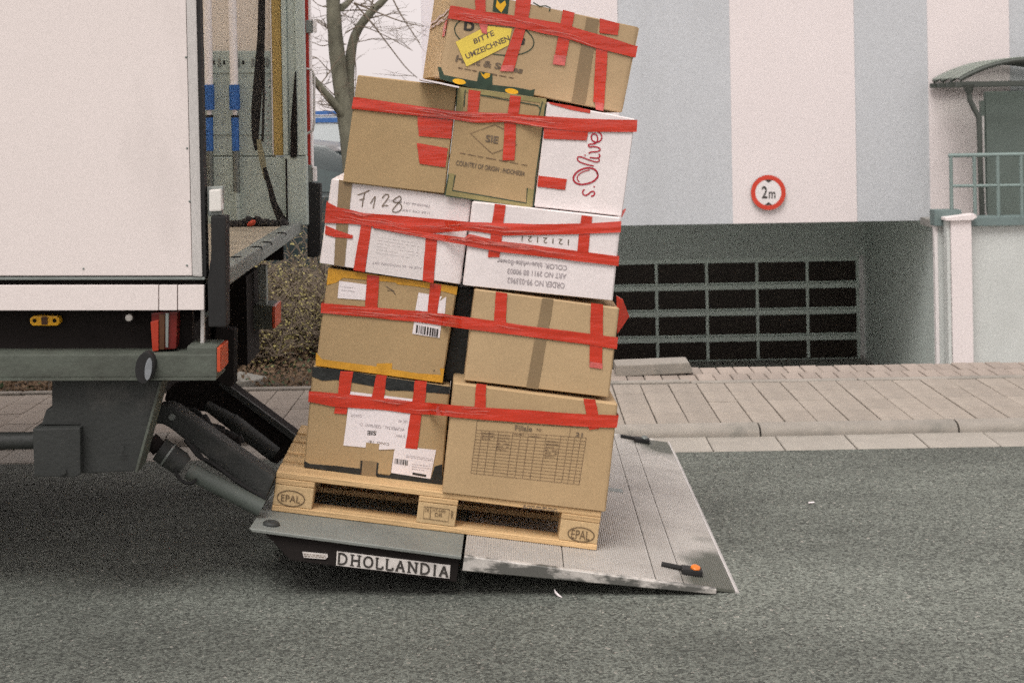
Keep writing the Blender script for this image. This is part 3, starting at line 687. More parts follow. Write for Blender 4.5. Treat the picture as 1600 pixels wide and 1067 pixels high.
bandT('under_plate', 485.2, 553, 300, tp(.10), .04, m_under)
for q in ((290, 90), (292, 232), (130, 420), (292, 415), (296, 315)):
    obj('rivet', MB().lathe(hit(q, TP, .003), (0, 1, 0), [(0, .002), (.004, .005)], 8), m_alu_dk, tk)
# box body: far wall, roof, floor, front
SX = hit((352, 430), tp(.09)).x      # rear plane
def rear_x(Y): return SX - 0.033 * (Y - 5.25)
fz = hit((354, 424), tp(.08)).z      # floor level at the rear
YFAR = 7.62
def quadbox(name, x0, x1, y0, y1, z0, z1, mat, parent=tk, bevel=0.0, skew=True):
    e0 = rear_x(y0) - SX if skew else 0; e1 = rear_x(y1) - SX if skew else 0
    lo = [(x0 + e0, y0, z0), (x1 + e0, y0, z0), (x1 + e1, y1, z0), (x0 + e1, y1, z0)]
    return obj(name, MB().prism(lo, (0, 0, z1 - z0)), mat, parent, bevel=bevel)
quadbox('cargo_floor', XL, SX - .03, 5.2, YFAR, fz - .03, fz, m_floor)
quadbox('rear_sill', SX - .06, SX, 5.21, YFAR + .06, fz - .058, fz + .004, m_alu_dk, bevel=.005)
quadbox('sill_beam', SX - .60, SX - .33, 5.28, YFAR, fz - .21, fz - .031, m_under)
quadbox('sill_web', SX - .33, SX - .062, 5.3, YFAR, fz - .045, fz - .031, m_under)
quadbox('chassis_rail', XL, SX - .35, 5.75, 5.85, fz - .36, fz - .1, m_under)
quadbox('chassis_rail', XL, SX - .35, 6.95, 7.05, fz - .36, fz - .1, m_under)
for xx in (-1.6, -2.5, -3.6, -5.0): quadbox('cross_member', xx, xx + .1, 5.28, 7.6, fz - .14, fz - .031, m_under)
quadbox('far_skirt', XL, SX - .1, YFAR + .02, YFAR + .05, fz - .2, fz - .02, m_under)
quadbox('far_wall', XL, SX - .13, YFAR + .012, YFAR + .05, fz, zt_, m_inwhite)
quadbox('roof', XL, SX, 5.22, YFAR + .06, zt_ - .012, zt_ - .002, m_grp)
quadbox('front_wall', XL - .05, XL, 5.0, YFAR + .04, fz - .2, zt_, m_truck)
quadbox('near_lining', XL, SX - .10, 5.215, 5.225, fz + .002, zt_ - .09, m_inwhite)
for xx in (-3.7,):
    for yy in (5.2, 7.25): 
        whl = obj('wheel', MB().lathe((xx, yy, .47), (0, 1, 0), [(0, .3), (.03, .43), (.06, .47), (.24, .47), (.27, .43), (.3, .3)], 32), m_rubber, tk, True)
        obj('rim', MB().lathe((xx, yy - .004, .47), (0, 1, 0), [(0, .08), (.04, .1), (.05, .25), (0.01, .28), (.03, .3)], 24), m_poleg, whl, True)
# interior of the far side: kick panels, posts
FP = (YFAR, 0.0)
def fwall(name, u0, u1, v0, v1, depth, mat, off, parent=tk, bevel=.004):
    lean = lambda v: (v - 240) * .0175      # plumb edges under the slightly tilted camera
    return obj(name, MB().prism([hit((u0 + lean(v1), v1), FP, off), hit((u1 + lean(v1), v1), FP, off), hit((u1 + lean(v0), v0), FP, off), hit((u0 + lean(v0), v0), FP, off)], (0, depth, 0)), mat, parent, bevel=bevel, seg=1)
kp = fwall('kick_panel', 180, 428, 80, 244, .012, m_kick, .014)
fwall('kick_panel', 180, 446, 245.5, 354, .02, m_kick, .022)
for u, v in ((329, 98), (345, 98), (375, 98), (397, 98), (420, 98)):
    fwall('anchor_slot', u - 2.2, u + 2.2, v - 7, v + 7, .006, m_alu_dk, .02, kp, bevel=.002)
    fwall('anchor_slot', u + 6, u + 9, v - 3, v + 3, .004, m_under, .018, kp, bevel=0)
for v in (113.5, 210, 247):
    fwall('seam_strip', 318, 427, v - 1.2, v + 1.2, .006, m_post, .02, kp, bevel=.001)
rr = random.Random(2)
for i in range(11):
    c = hit((418 + rr.uniform(-3, 3), 125 + i * 10), FP, .017)
    obj('rivet', MB().lathe(c, (0, -1, 0), [(0, .006), (.004, .003)], 8), m_trim, kp)
a = fwall('ochre_post', 427, 443, -160, 243, .03, m_ochre, .03)
fwall('edge_strip', 425.6, 427.4, -160, 243, .03, m_polew, .034)
fwall('rear_post', 442.5, 451, -190, 243, .05, m_post, .05)
fwall('rear_post', 451.2, 466, -190, 248, .045, m_post, .035)
fwall('rear_post', 443.5, 478.5, 243.4, 352, .06, m_post, .05)
fwall('rear_post', 464, 478, -190, 243.3, .06, m_post, .055)
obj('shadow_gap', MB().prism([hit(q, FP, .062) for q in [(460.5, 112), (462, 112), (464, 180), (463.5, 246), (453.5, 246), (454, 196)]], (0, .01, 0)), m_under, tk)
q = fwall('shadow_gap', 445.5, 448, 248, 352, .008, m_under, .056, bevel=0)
# open far door edge with red-white reflective stripe, hinges and rod
DP = (YFAR + .10, 0.0)
def fdoor(name, u0, u1, v0, v1, depth, mat, off=0.0, parent=tk, bevel=.003):
    return obj(name, MB().prism([hit((u0, v1), DP, off), hit((u1, v1), DP, off), hit((u1 - (v1 - v0) * .017, v0), DP, off), hit((u0 - (v1 - v0) * .017, v0), DP, off)], (0, depth, 0)), mat, parent, bevel=bevel, seg=1)
dr = fdoor('rear_door', 478.6, 489, -190, 284, .05, m_polew)
fdoor('red_stripe', 480.3, 485.6, -190, 258, .005, m_whitered, .004, dr, 0)
for v0, v1 in ((32, 52), (258, 285)):
    fdoor('door_hinge', 478, 488, v0, v1, .03, m_alu_dk, .03, dr)
    fdoor('hinge_cap', 488.5, 494.5, v0 + (0 if v0 < 100 else 3), v1 - 1, .03, m_polew, .035, dr)
obj('lock_rod', MB().tube([hit(q, DP, .02) for q in [(479, 108), (487, 109), (491, 116), (491, 150), (491, 190), (489, 204), (480, 209)]], .006, 8), m_trim, dr, True)
obj('rubber_buffer', MB().prism([hit(q, DP, .03) for q in [(480, 286), (500, 287), (500.5, 392), (497, 402), (480, 402)]], (0, .08, 0)), m_rubber, tk, bevel=.006)
obj('rubber_buffer', MB().prism([hit(q, tp(.005)) for q in [(329, 338), (352.5, 338), (353, 511), (325.5, 511), (324, 440), (329.5, 400)]], n_t * .09), m_rubber, tk, bevel=.006)
obj('hinge_lamp', MB().prism([hit(q, tp(.0)) for q in [(326.5, 297), (345, 295.5), (346, 330), (326.5, 331)]], n_t * .05), m_lens, tk, bevel=.006)
obj('lamp_bracket', MB().prism([hit(q, tp(.03)) for q in [(323, 292), (349, 291), (347, 337), (325, 338)]], n_t * .03), m_alu_dk, tk, bevel=.004)
for u, v in ((373, 404), (405, 388), (420, 380.5), (443, 366)):
    d_ = (CAM_H - fz) / -ray(u, v).z
    p = P(u, v, d_); p.z = fz
    obj('floor_hook', MB().tube([p + Vector((-.04, 0, .001)), p + Vector((-.02, 0, .006)), p + Vector((.008, 0, .005)), p + Vector((.012, 0, -.006))], .0035, 6), m_rubber, tk, True)
# underbody
bm_ = tslab('side_beam', [hit((338.5, 553), tp(-.03)), hit((338.5, 590), tp(-.03)), ext((338.5, 590), tp(-.03), XL), ext((338.5, 553), tp(-.03), XL)], .17, m_steel_gr, bevel=.006)
e_ = hit((337.5, 545), tp(-.03)); 
obj('beam_flange', MB().prism([hit((337, 591), tp(-.045)), hit((337, 594), tp(-.045)), ext((337, 594), tp(-.045), XL), ext((337, 591), tp(-.045), XL)], n_t * .2), m_steel_gr, bm_)
p0 = hit((338.8, 543), tp(-.03)); p1 = hit((338.8, 581), tp(-.03))
obj('end_reflector', MB().prism([p0, p1, p1 + Vector((.012, 0, 0)), p0 + Vector((.012, 0, 0))], n_t * .165), m_orange, bm_, bevel=.003)
obj('beam_box', MB().prism([hit((292, 541), tp(-.028)), hit((338.5, 542), tp(-.028)), hit((338.5, 590), tp(-.028)), hit((292, 590), tp(-.028))], n_t * .165), m_steel_gr, bm_, bevel=.006)
FB = (7.15, .03)
fb = obj('far_beam', MB().prism([hit((360, 478), FB), hit((425, 478), FB), hit((425, 515), FB), hit((360, 515), FB)], n_t * .22), m_steel_gr, tk, bevel=.006)
p0 = hit((425.3, 479), FB); p1 = hit((425.3, 513), FB)
obj('end_reflector', MB().prism([p0, p1, p1 + Vector((.014, 0, 0)), p0 + Vector((.014, 0, 0))], n_t * .22), m_orange, fb, bevel=.003)
obj('beam_hanger', MB().prism([hit(q, FB) for q in [(402, 415), (416, 415), (417, 478), (404, 478)]], n_t * .05), m_alu_dk, fb, bevel=.004)
lp = tslab('tail_lamp', [hit(q, tp(.02)) for q in [(236, 489), (277, 487), (275, 545), (238, 547)]], .06, m_redlamp, bevel=.004)
tslab('amber_lens', [hit(q, tp(.012)) for q in [(248.5, 491), (257.5, 491), (256.5, 546), (249, 546.5)]], .02, m_amber_dk, lp, bevel=.002)
tslab('lamp_strip', [hit(q, tp(.010)) for q in [(258.5, 489), (263.5, 489), (262.5, 543), (258.5, 543)]], .02, m_alu_dk, lp, bevel=.002)
tslab('red_lens', [hit(q, tp(.008)) for q in [(235, 503), (247.5, 500), (247.5, 548), (238, 549)]], .03, M('tail_lens', (.36, .04, .02), .25, .1, 12), lp, bevel=.003)
sm = tslab('side_marker_lamp', [hit(q, tp(.06)) for q in [(51, 493.5), (88, 493.5), (92.5, 497), (93, 505), (89, 509), (51, 509), (46.5, 505), (46.5, 498)]], .04, m_amber, bevel=.004)
tslab('lamp_centre', [hit(q, tp(.056)) for q in [(64.5, 495), (74, 495), (74, 507.5), (64.5, 507.5)]], .01, m_amber_dk, sm, bevel=.002)
for u in (54, 85): obj('screw', MB().lathe(hit((u, 501), tp(.058)), (0, -1, 0), [(0, .007), (.003, .004)], 8), m_under, sm)
obj('lamp_housing', MB().lathe(hit((203, 495), tp(.07)), (0, -1, 0), [(0, .02), (.01, .021), (.02, .02)], 18), m_under, tk, True)
obj('round_lamp', MB().lathe(hit((202, 496), tp(.048)), (0, -1, 0), [(0, .013), (.008, .012), (.012, .006)], 16), m_lens, tk, True)
def ovalslab(name, c, rx, ry, ang, pl, depth, mat, parent): return obj(name, MB().prism([hit(q, pl) for q in ellipse(c, rx, ry, ang, 24)], n_t * depth), mat, parent, bevel=.003)
ov = ovalslab('oval_lamp', (226, 575), 15, 25, .12, tp(-.075), .045, m_rubber, tk)
ovalslab('lamp_lens', (231.5, 577), 5.5, 17.5, .12, tp(-.084), .012, M('dull_lens', (.22, .235, .25), .25, .3, 30), ov)
obj('strut', MB().prism([hit(q, tp(.05)) for q in [(313.5, 485), (320, 485), (318.5, 536), (313, 537)]], n_t * .02), m_trim, tk, bevel=.002)
obj('strut', MB().prism([hit(q, tp(.09)) for q in [(322, 487), (333, 487), (318, 500), (316, 497)]], n_t * .02), m_alu_dk, tk, bevel=.002)
mp_ = tslab('lift_mount_plate', [hit(q, tp(.02)) for q in [(81, 594.5), (252, 594.5), (213, 736), (128, 740), (126, 664), (64, 664), (72, 640), (81, 637)]], .12, m_steel_dk, bevel=.005)
obj('plate_rim', MB().prism([hit(q, tp(.005)) for q in [(249, 596), (253, 596), (214.5, 738), (210, 738)]], n_t * .13), m_steel_gr, mp_, bevel=.002)
tslab('mount_foot', [hit(q, tp(-.02)) for q in [(51, 669.5), (125, 668), (126, 741), (116, 746), (53, 745)]], .1, m_steel_dk, mp_, bevel=.006)
obj('torsion_tube', MB().tube([hit((60, 688), tp(.08)), ext((60, 688), tp(.08), XL)], .03, 14), m_steel_dk, tk, True)
for q in ((100, 736), (190, 700)):
    obj('bolt', MB().lathe(hit(q, tp(-.0 if q[0] > 130 else -.022)), (0, -1, 0), [(0, .011), (.008, .011)], 6), m_steel_dk, mp_)
quadbox('mount_crossbeam', SX - .55, SX - .35, 5.3, 7.5, .62, .80, m_under)
quadbox('mount_block', SX - .32, SX - .18, 6.9, 7.3, .55, fz - .2, m_under)
obj('mount_post', MB().prism([hit(q, (5.75, .03)) for q in [(337, 510), (366, 516), (365, 601), (358, 605), (340, 596), (335, 560)]], (0, .08, 0)), m_under, tk, bevel=.004)
# lift arms and rams
AP = (5.46, .03)
na = obj('lift_arm', MB().prism([hit(q, AP) for q in Z3((225, 330), (262, 292), (320, 286), (370, 305), (985, 735), (925, 875), (860, 850), (340, 432), (290, 405), (225, 410))], (0, .09, 0)), m_steel_dk, tk, bevel=.01)
obj('arm_pin', MB().lathe(hit(Z3((350, 360))[0], AP) + Vector((0, -.005, 0)), (0, 1, 0), [(0, .012), (.02, .016)], 12), m_alu_dk, na)
CP = (5.40, .03)
c0, c1, c2, c3, c4 = [hit(q, CP) for q in Z3((215, 500), (275, 560), (400, 645), (455, 690), (905, 925))]
cy = obj('hydraulic_ram', MB().tube([c3, c4], .031, 18), m_cyl, tk, True)
obj('ram_collar', MB().tube([c1, c2, c2.lerp(c3, .5)], [.043, .043, .036], 18), m_steel_dk, cy, True)
obj('ram_rod', MB().tube([c0, c1], .03, 14), m_under, cy, True)
obj('collar_band', MB().tube([c1.lerp(c2, .38), c1.lerp(c2, .46)], .0455, 18), m_alu_dk, cy, True)
AF = (7.0, .03)
fa = obj('lift_arm', MB().prism([hit(q, AF) for q in Z3((330, 150), (650, 128), (1122, 480), (1050, 600), (1000, 655), (960, 640), (560, 330), (420, 320), (300, 260))], (0, .12, 0)), m_under, tk, bevel=.012)
obj('arm_edge', MB().prism([hit(q, AF, .012) for q in Z3((655, 132), (1118, 478), (1100, 510), (640, 165))], (0, .02, 0)), m_steel_dk, fa)
c0, c1, c2 = [hit(q, (6.9, .03)) for q in Z3((560, 285), (720, 380), (990, 590))]
fr = obj('hydraulic_ram', MB().tube([c1, c2], .034, 16), m_steel_dk, tk, True)
obj('ram_rod', MB().tube([c0, c1], [.022, .03], 14), m_steel_dk, fr, True)
rr = random.Random(4)
def hose(name, pts, pl, rad, parent=tk, wob=0):
    pp = smoothline(pts, 2)
    return obj(name, MB().tube([hit(q, pl) + Vector((rr.uniform(-wob, wob), rr.uniform(-wob, wob), rr.uniform(-wob, wob))) for q in pp], rad, 7), m_rubber, parent, True)
hose('hose', Z3((380, 320), (440, 330), (500, 345), (560, 390), (640, 430), (720, 470), (770, 500)), (6.75, .03), .017, wob=.012)
hose('hose', Z3((480, 310), (530, 340), (530, 380), (580, 410), (660, 450)), (6.7, .03), .008)
hose('hose', Z3((370, 680), (385, 730), (430, 768), (480, 770), (500, 745)), (5.36, .03), .006)
hose('hose', Z3((430, 500), (480, 560), (515, 610), (600, 640), (760, 770), (930, 865)), (5.43, .03), .007)
hose('hose', Z3((470, 540), (520, 580), (540, 620), (600, 660), (720, 730), (820, 800)), (5.44, .03), .006)

for i, q in enumerate(Z3((470, 350), (530, 395), (590, 425), (650, 455), (705, 490), (750, 505))):
    c = hit(q, (6.72, .03)); obj('hose_clip', MB().box((c.x - .018, c.y - .02, c.z - .028), (c.x + .018, c.y + .02, c.z + .014)), m_under, tk, bevel=.004, seg=1)

# ---- things inside the truck
def load_bar(u, dx, label):
    b = thing('load_bar', hit((u, 350), FP, .09), label, 'load bar', 'load bars standing in the truck')
    pl = (YFAR - .07, 0)
    def seg(n, v0, v1, r_, mt): return obj(n, MB().tube([hit((u + dx * (v0 / 350), v0), pl), hit((u + dx * (v1 / 350), v1), pl)], r_, 12), mt, b, True)
    seg('upper_tube', -200, 135, .021, m_polew); seg('grip', 133, 172, .027, m_blue); seg('coupling', 172, 186, .012, m_polew)
    seg('collar', 180, 184, .02, m_rubber); seg('grip', 184, 236, .019, m_blue); seg('lower_tube', 236, 300, .018, m_poleg); seg('foot', 300, 352, .014, m_post)
    obj('latch', MB().prism([hit((u + 5, 135), pl, .022), hit((u + 8, 135), pl, .022), hit((u + 9, 172), pl, .022), hit((u + 6, 172), pl, .022)], (0, .015, 0)), m_blue, b, bevel=.002)
load_bar(324.5, 5, 'white and blue load bar right behind the truck side panel')
load_bar(363, 8, 'white and blue load bar nearer the hanging black strap')
SPn = (YFAR - .09, 0)
st = MB()
def strapband(mb, pts, ws, pl, off=0.0):
    pp = pts; ribbon(mb, pp, ws, pl, off)
strapband(st, [(409, -180), (409, 0), (408, 60), (404, 120), (400, 170), (399, 215), (401, 235)], [11, 11, 12, 15, 15, 11, 6], SPn)
s1 = obj('hanging_strap', st, m_strap, None, label='black webbing strap hanging inside the truck down to the floor', cat='strap')
q = MB(); strapband(q, [(412, 90), (412, 150), (411, 200), (410, 222)], 4, SPn, .012); obj('strap_tail', q, m_strap, s1)
q = MB(); strapband(q, [(404, 218), (408, 240), (412, 262), (416, 282)], [6, 10, 9, 5], SPn, .01); obj('ratchet_end', q, m_olive, s1)
q = MB(); strapband(q, [(413, 262), (421, 290), (428, 318), (441, 346)], [6, 8, 10, 15], SPn, .02); obj('strap_tail', q, m_strap, s1)
ra = MB(); rp = random.Random(9)
for i in range(15):
    t = i / 14; u = 350 + t * 92; v = 349 + 3 * math.sin(t * 9) + (2 if i % 2 else 0)
    ra.lathe(P(u, v, 7.3) * 1.0, (1, 0, 0), [(-.03, .008), (-.01, .022 + rp.random() * .012), (.012, .024), (.03, .008)], 8)
rg = obj('strap_heap', ra, m_strap, None, True, label='crumpled black straps lying on the truck floor', cat='strap')
for vtx in rg.data.vertices: vtx.co.z += .0
obj('red_hook', MB().lathe(P(393, 349, 7.22), (1, .2, .5), [(-.022, .004), (-.01, .012), (.01, .013), (.022, .004)], 8), m_redcloth, rg, True)

# ================================================================== TAIL LIFT PLATFORM
HN = P(389, 825, 5.222); SL = R(8.51)
tl = thing('tail_lift', HN, 'aluminium tail lift platform lowered to the road under the pallet', 'tail lift')
tl.rotation_euler = (0, SL, 0)
TLM = Matrix.Translation(HN) @ Matrix.Rotation(SL, 4, 'Y'); TLI = TLM.inverted()
def objL(name, mb, mat, parent, smooth=False, bevel=0.0, seg=2, label=None):
    """mesh given in its thing's own frame"""
    me = bpy.data.meshes.new(name); me.from_pydata(mb.v, [], mb.f); me.materials.append(mat)
    bm = bmesh.new(); bm.from_mesh(me); bmesh.ops.recalc_face_normals(bm, faces=bm.faces)
    if bevel: bmesh.ops.bevel(bm, geom=bm.edges[:], offset=bevel, segments=seg, affect='EDGES', profile=.7, clamp_overlap=True)
    if smooth:
        for f in bm.faces: f.smooth = True
        for e in bm.edges:
            if len(e.link_faces) == 2 and e.calc_face_angle(0) > R(40): e.smooth = False
    bm.to_mesh(me); bm.free()
    o = bpy.data.objects.new(name, me); COL.objects.link(o); o.parent = parent
    return tag(o, label)
WDT = 2.39
objL('steel_deck', MB().prism([(0, 0, 0), (.747, 0, 0), (.747, 0, -.012), (0.012, 0, -.012)], (0, WDT, 0)), m_deckst, tl, bevel=.002, seg=1)
ub = objL('deck_body', MB().prism([(.05, .02, -.0125), (.742, .02, -.0125), (.742, .02, -.098), (.155, .02, -.098)], (0, WDT - .04, 0)), m_under, tl, bevel=.004)
objL('hinge_tube', MB().tube([(.04, .25, -.03), (.04, WDT - .25, -.03)], .03, 14), m_steel_dk, tl, True)
objL('hinge_bolt', MB().lathe((.066, .075, 0), (0, 0, 1), [(0, .03), (.006, .03), (.012, .024), (.012, .012), (.007, .010)], 18), m_steel_dk, tl, True)
# four ribbed planks, with the fold line and joints between them
cuts = [(.757, 1.106), (1.110, 1.432), (1.436, 1.531), (1.5345, 1.712)]
def under(x): return -.048 + (x - .757) / (1.712 - .757) * .040
for a, b in cuts:
    prof = []; pit = .0082; n = max(1, int((b - a - .004) / pit)); pit = (b - a - .004) / n
    prof.append((a, under(a))); prof.append((a, -.001))
    for i in range(n):
        x = a + .002 + i * pit
        prof += [(x, -.0016), (x + pit * .30, .0012), (x + pit * .62, .0012), (x + pit * .92, -.0016)]
    prof += [(b, -.001), (b, under(b))]
    # quads strip between two ends plus caps
    objL('deck_plank', MB().prism([(x, .024, z) for x, z in prof], (0, WDT - .048, 0)), m_ribdeck, tl)
for y0, y1 in ((-.002, .0235), (WDT - .0235, WDT + .002)):
    objL('side_rail', MB().prism([(.757, y0, .003), (1.645, y0, .003), (1.645, y0, -.016), (.757, y0, -.05)], (0, y1 - y0, 0)), m_worn, tl, bevel=.003, seg=1)
objL('tip_edge', MB().prism([(1.7125, .012, .0012), (1.719, .012, .0012), (1.729, .012, -.005), (1.7125, .012, -.007)], (0, WDT - .024, 0)), m_trim, tl)
# lettered plates on the near side of the steel section
LP_ = (HN.y + .02, 0.0)
def lworld(o):  # world-space mesh under the tilted platform
    o.data.transform(TLI @ Matrix.Translation(rootloc(o))); o.data.update(); return o
lp2 = lworld(slab('logo_plate', ZP((532, 512), (1177, 592), (1172, 668), (527, 592)), LP_, .003, m_logo, tl, off=.004))
lworld(slab('rating_plate', ZP((335, 515), (478, 528), (482, 545), (465, 558), (345, 548)), LP_, .003, m_logo, tl, off=.004, bevel=.0))
lworld(lines('print_marks', ZP((345, 522), (470, 534), (468, 552), (348, 544)), 2, LP_, .0055, m_inkgrey, tl, 1.2))
SER = {'D': ([[(.12, 0), (.12, 1)], [(.12, 1), (.45, 1), (.75, .85), (.88, .5), (.75, .15), (.45, 0), (.12, 0)]], [(0, 1, .3), (0, 0, .3)]),
       'H': ([[(.18, 0), (.18, 1)], [(.82, 0), (.82, 1)], [(.18, .5), (.82, .5)]], [(0, 0, .38), (.62, 0, 1.0), (0, 1, .38), (.62, 1, 1.0)]),
       'O': ([[(.5, 1), (.8, .88), (.93, .5), (.8, .12), (.5, 0), (.2, .12), (.07, .5), (.2, .88), (.5, 1)]], []),
       'L': ([[(.2, 1), (.2, 0)], [(.2, 0), (.9, 0)], [(.9, 0), (.9, .28)]], [(0, 1, .42)]),
       'A': ([[(.5, 1), (.12, 0)], [(.5, 1), (.88, 0)], [(.25, .34), (.75, .34)]], [(0, 0, .3), (.7, 0, 1.0)]),
       'N': ([[(.17, 0), (.17, 1)], [(.17, 1), (.83, 0)], [(.83, 0), (.83, 1)]], [(0, 0, .36), (.64, 1, 1.0), (0, 1, .25)]),
       'I': ([[(.5, 0), (.5, 1)]], [(.25, 0, .75), (.25, 1, .75)])}
def serif_word(word, quad, pl, off, wpx, mat, parent, widths):
    TL, TR, BR, BL = quad; tot = sum(widths[c] for c in word); x = 0; out = MB(); kk = 0
    def mp2(a, b):
        t_ = (TL[0] + (TR[0] - TL[0]) * a, TL[1] + (TR[1] - TL[1]) * a); q_ = (BL[0] + (BR[0] - BL[0]) * a, BL[1] + (BR[1] - BL[1]) * a)
        return (q_[0] + (t_[0] - q_[0]) * b, q_[1] + (t_[1] - q_[1]) * b)
    for ch in word:
        wd = widths[ch] / tot; strokes, serifs = SER[ch]
        S = [(s_k, 1.0) for s_k in strokes] + [([(a, y), (b, y)], .6) for a, y, b in serifs]
        for s_k, f in S:
            pts = [mp2(x + (.08 + .84 * a) * wd, .10 + .80 * b) for a, b in s_k]
            if len(pts) > 3: pts = smoothline(pts, 2)
            ribbon(out, pts, wpx * f, pl, off + kk * .00003); kk += 1
        x += wd
    return obj('lettering', out, mat, parent)
lworld(serif_word('DHOLLANDIA', ZP((534, 515), (1175, 594), (1171, 666), (529, 590)), LP_, .0055, 3.1, m_ink, lp2, dict(D=1.05, H=1.1, O=1.05, L=.85, A=1.0, N=1.1, I=.55)))
# two warning lamps on the deck
def warn(u, v, nm):
    p = TLI @ P(u, v, 5.37 if v > 800 else 7.5); p.z = 0
    t = objL('warning_lamp', MB().box((p.x - .045, p.y - .025, .001), (p.x + .03, p.y + .03, .022)), m_rubber, tl, bevel=.006)
    objL('lamp_lens', MB().lathe((p.x + .004, p.y - .004, .02), (0, -.3, 1), [(0, .018), (.01, .017), (.016, .008)], 14), M('amber_glow_lens', (.75, .20, .03), .2, .1, 20) if nm == 'n' else m_poleg, t, True)
    objL('bracket', MB().tube([(p.x - .11, p.y + .05, .008), (p.x - .06, p.y + .03, .010), (p.x - .01, p.y + .02, .009)], .009, 7), m_rubber, t, True)
warn(1083, 899, 'n'); warn(1005, 690, 'f')
objL('handle_recess', MB().box((1.28, 1.2, -.0005), (1.40, 1.26, .0016)), m_alu_dk, tl)
# small white scrap on the road under the edge
slabx = MB().tube([P(866, 912, 5.25), P(868, 917, 5.24), P(873, 922, 5.23), P(878, 925, 5.22)], [.001, .004, .004, .001], 6)
for q_ in slabx.v: q_.z = max(q_.z - min(p.z for p in slabx.v) + .004, .003) if False else q_.z
zmin = min(p.z for p in slabx.v)
for q_ in slabx.v: q_.z -= zmin - .001
obj('paper_scrap', slabx, m_paper, label='tiny white paper scrap on the asphalt below the platform edge', cat='scrap')

p_ = CAM + ray(1268, 786) * (CAM_H / -ray(1268, 786).z)
obj('paper_scrap', MB().prism([p_ + Vector(v) for v in ((-.014, -.006, .002), (.012, -.005, .003), (.011, .006, .005), (-.012, .006, .003))], (0, 0, .001)), m_paper, label='tiny white scrap alone on the open asphalt', cat='scrap')

# ================================================================== PALLET
PM = TLM @ Matrix.Translation((.038, .243, .0008)) @ Matrix.Rotation(R(1.9), 4, 'Z')
pal = thing('wooden_pallet', PM.to_translation(), 'wooden four-way pallet with stamped corner blocks under the boxes', 'pallet')
pal.rotation_euler = PM.to_euler()
PMI = PM.inverted()
bxs = [(0, .145), (.5275, .6725), (1.055, 1.2)]; bys = [(0, .1), (.3275, .4725), (.7, .8)]
for y0, y1 in bys: objL('bottom_board', MB().box((0, y0, 0), (1.2, y1, .0215)), m_wood, pal, bevel=.003, seg=1)
for y0, y1 in bys:
    for x0_, x1_ in bxs: objL('block', MB().box((x0_ + .001, y0 + .001, .022), (x1_ - .001, y1 - .001, .0995)), m_woodb, pal, bevel=.003, seg=1)
for x0_, x1_ in bxs: objL('stringer_board', MB().box((x0_, 0, .1), (x1_, .8, .1215)), m_wood, pal, bevel=.003, seg=1)
for y0, y1 in ((0, .145), (.186, .286), (.3275, .4725), (.514, .614), (.655, .8)):
    objL('deck_board', MB().box((0, y0, .122), (1.2, y1, .144)), m_wood, pal, bevel=.003, seg=1)
y_pal = PM @ Vector((0, 0, .06)); y_pal2 = PM @ Vector((1.2, 0, .06))
kx_ = (y_pal2.y - y_pal.y) / (y_pal2.x - y_pal.x); PP = (y_pal.y - kx_ * y_pal.x, kx_)
def pworld(o): o.data.transform(PMI @ Matrix.Translation(rootloc(o))); o.data.update(); return o
def mark(mb, mat): return pworld(obj('stamp', mb, mat, pal))
ANG = R(7.4)
m_stamp = M('brown_stamp', (0.13, 0.085, 0.045), .8, .3, 40)
mark(ribbon(MB(), ellipse(ZP((271, 213))[0], 21.5, 12, ANG, 44), 1.5, PP, .0012, True), m_stamp)
pworld(text('stamp', 'EPAL', ZP((217, 188), (325, 201), (322, 241), (214, 226)), PP, .0014, m_stamp, pal, 0.0))
c_r = (908, 835)
mark(ribbon(MB(), ellipse(c_r, 20.5, 11, ANG, 44), 1.5, PP, .0012, True), m_stamp)
pworld(text('stamp', 'EPAL', [(893.5, 826.5), (922, 830), (921, 844), (892, 840.5)], PP, .0014, m_stamp, pal, 0.0))
mb = MB()
fr_ = ZP((1028, 258), (1172, 275), (1165, 345), (1022, 325)); ribbon(mb, fr_, 1.0, PP, .0012, True)
ribbon(mb, ZP((1066, 262), (1060, 330)), 1, PP, .0013); mark(mb, m_stamp)
pworld(text('stamp', 'DE', ZP((1034, 266), (1058, 269), (1056, 290), (1032, 287)), PP, .0014, m_stamp, pal))
pworld(text('stamp', 'HT-9400', ZP((1078, 270), (1150, 279), (1148, 295), (1076, 286)), PP, .0014, m_stamp, pal))
pworld(text('stamp', 'DB', ZP((1090, 293), (1130, 298), (1128, 318), (1088, 313)), PP, .0014, m_stamp, pal))
pworld(text('stamp', 'R', ZP((1182, 282), (1200, 284), (1194, 330), (1180, 328)), PP, .0014, m_stamp, pal))
pworld(lines('stamp', [(818, 788), (872, 794), (871, 800), (817, 794)], 2, PP, .0014, m_inkgrey, pal, 2.0))

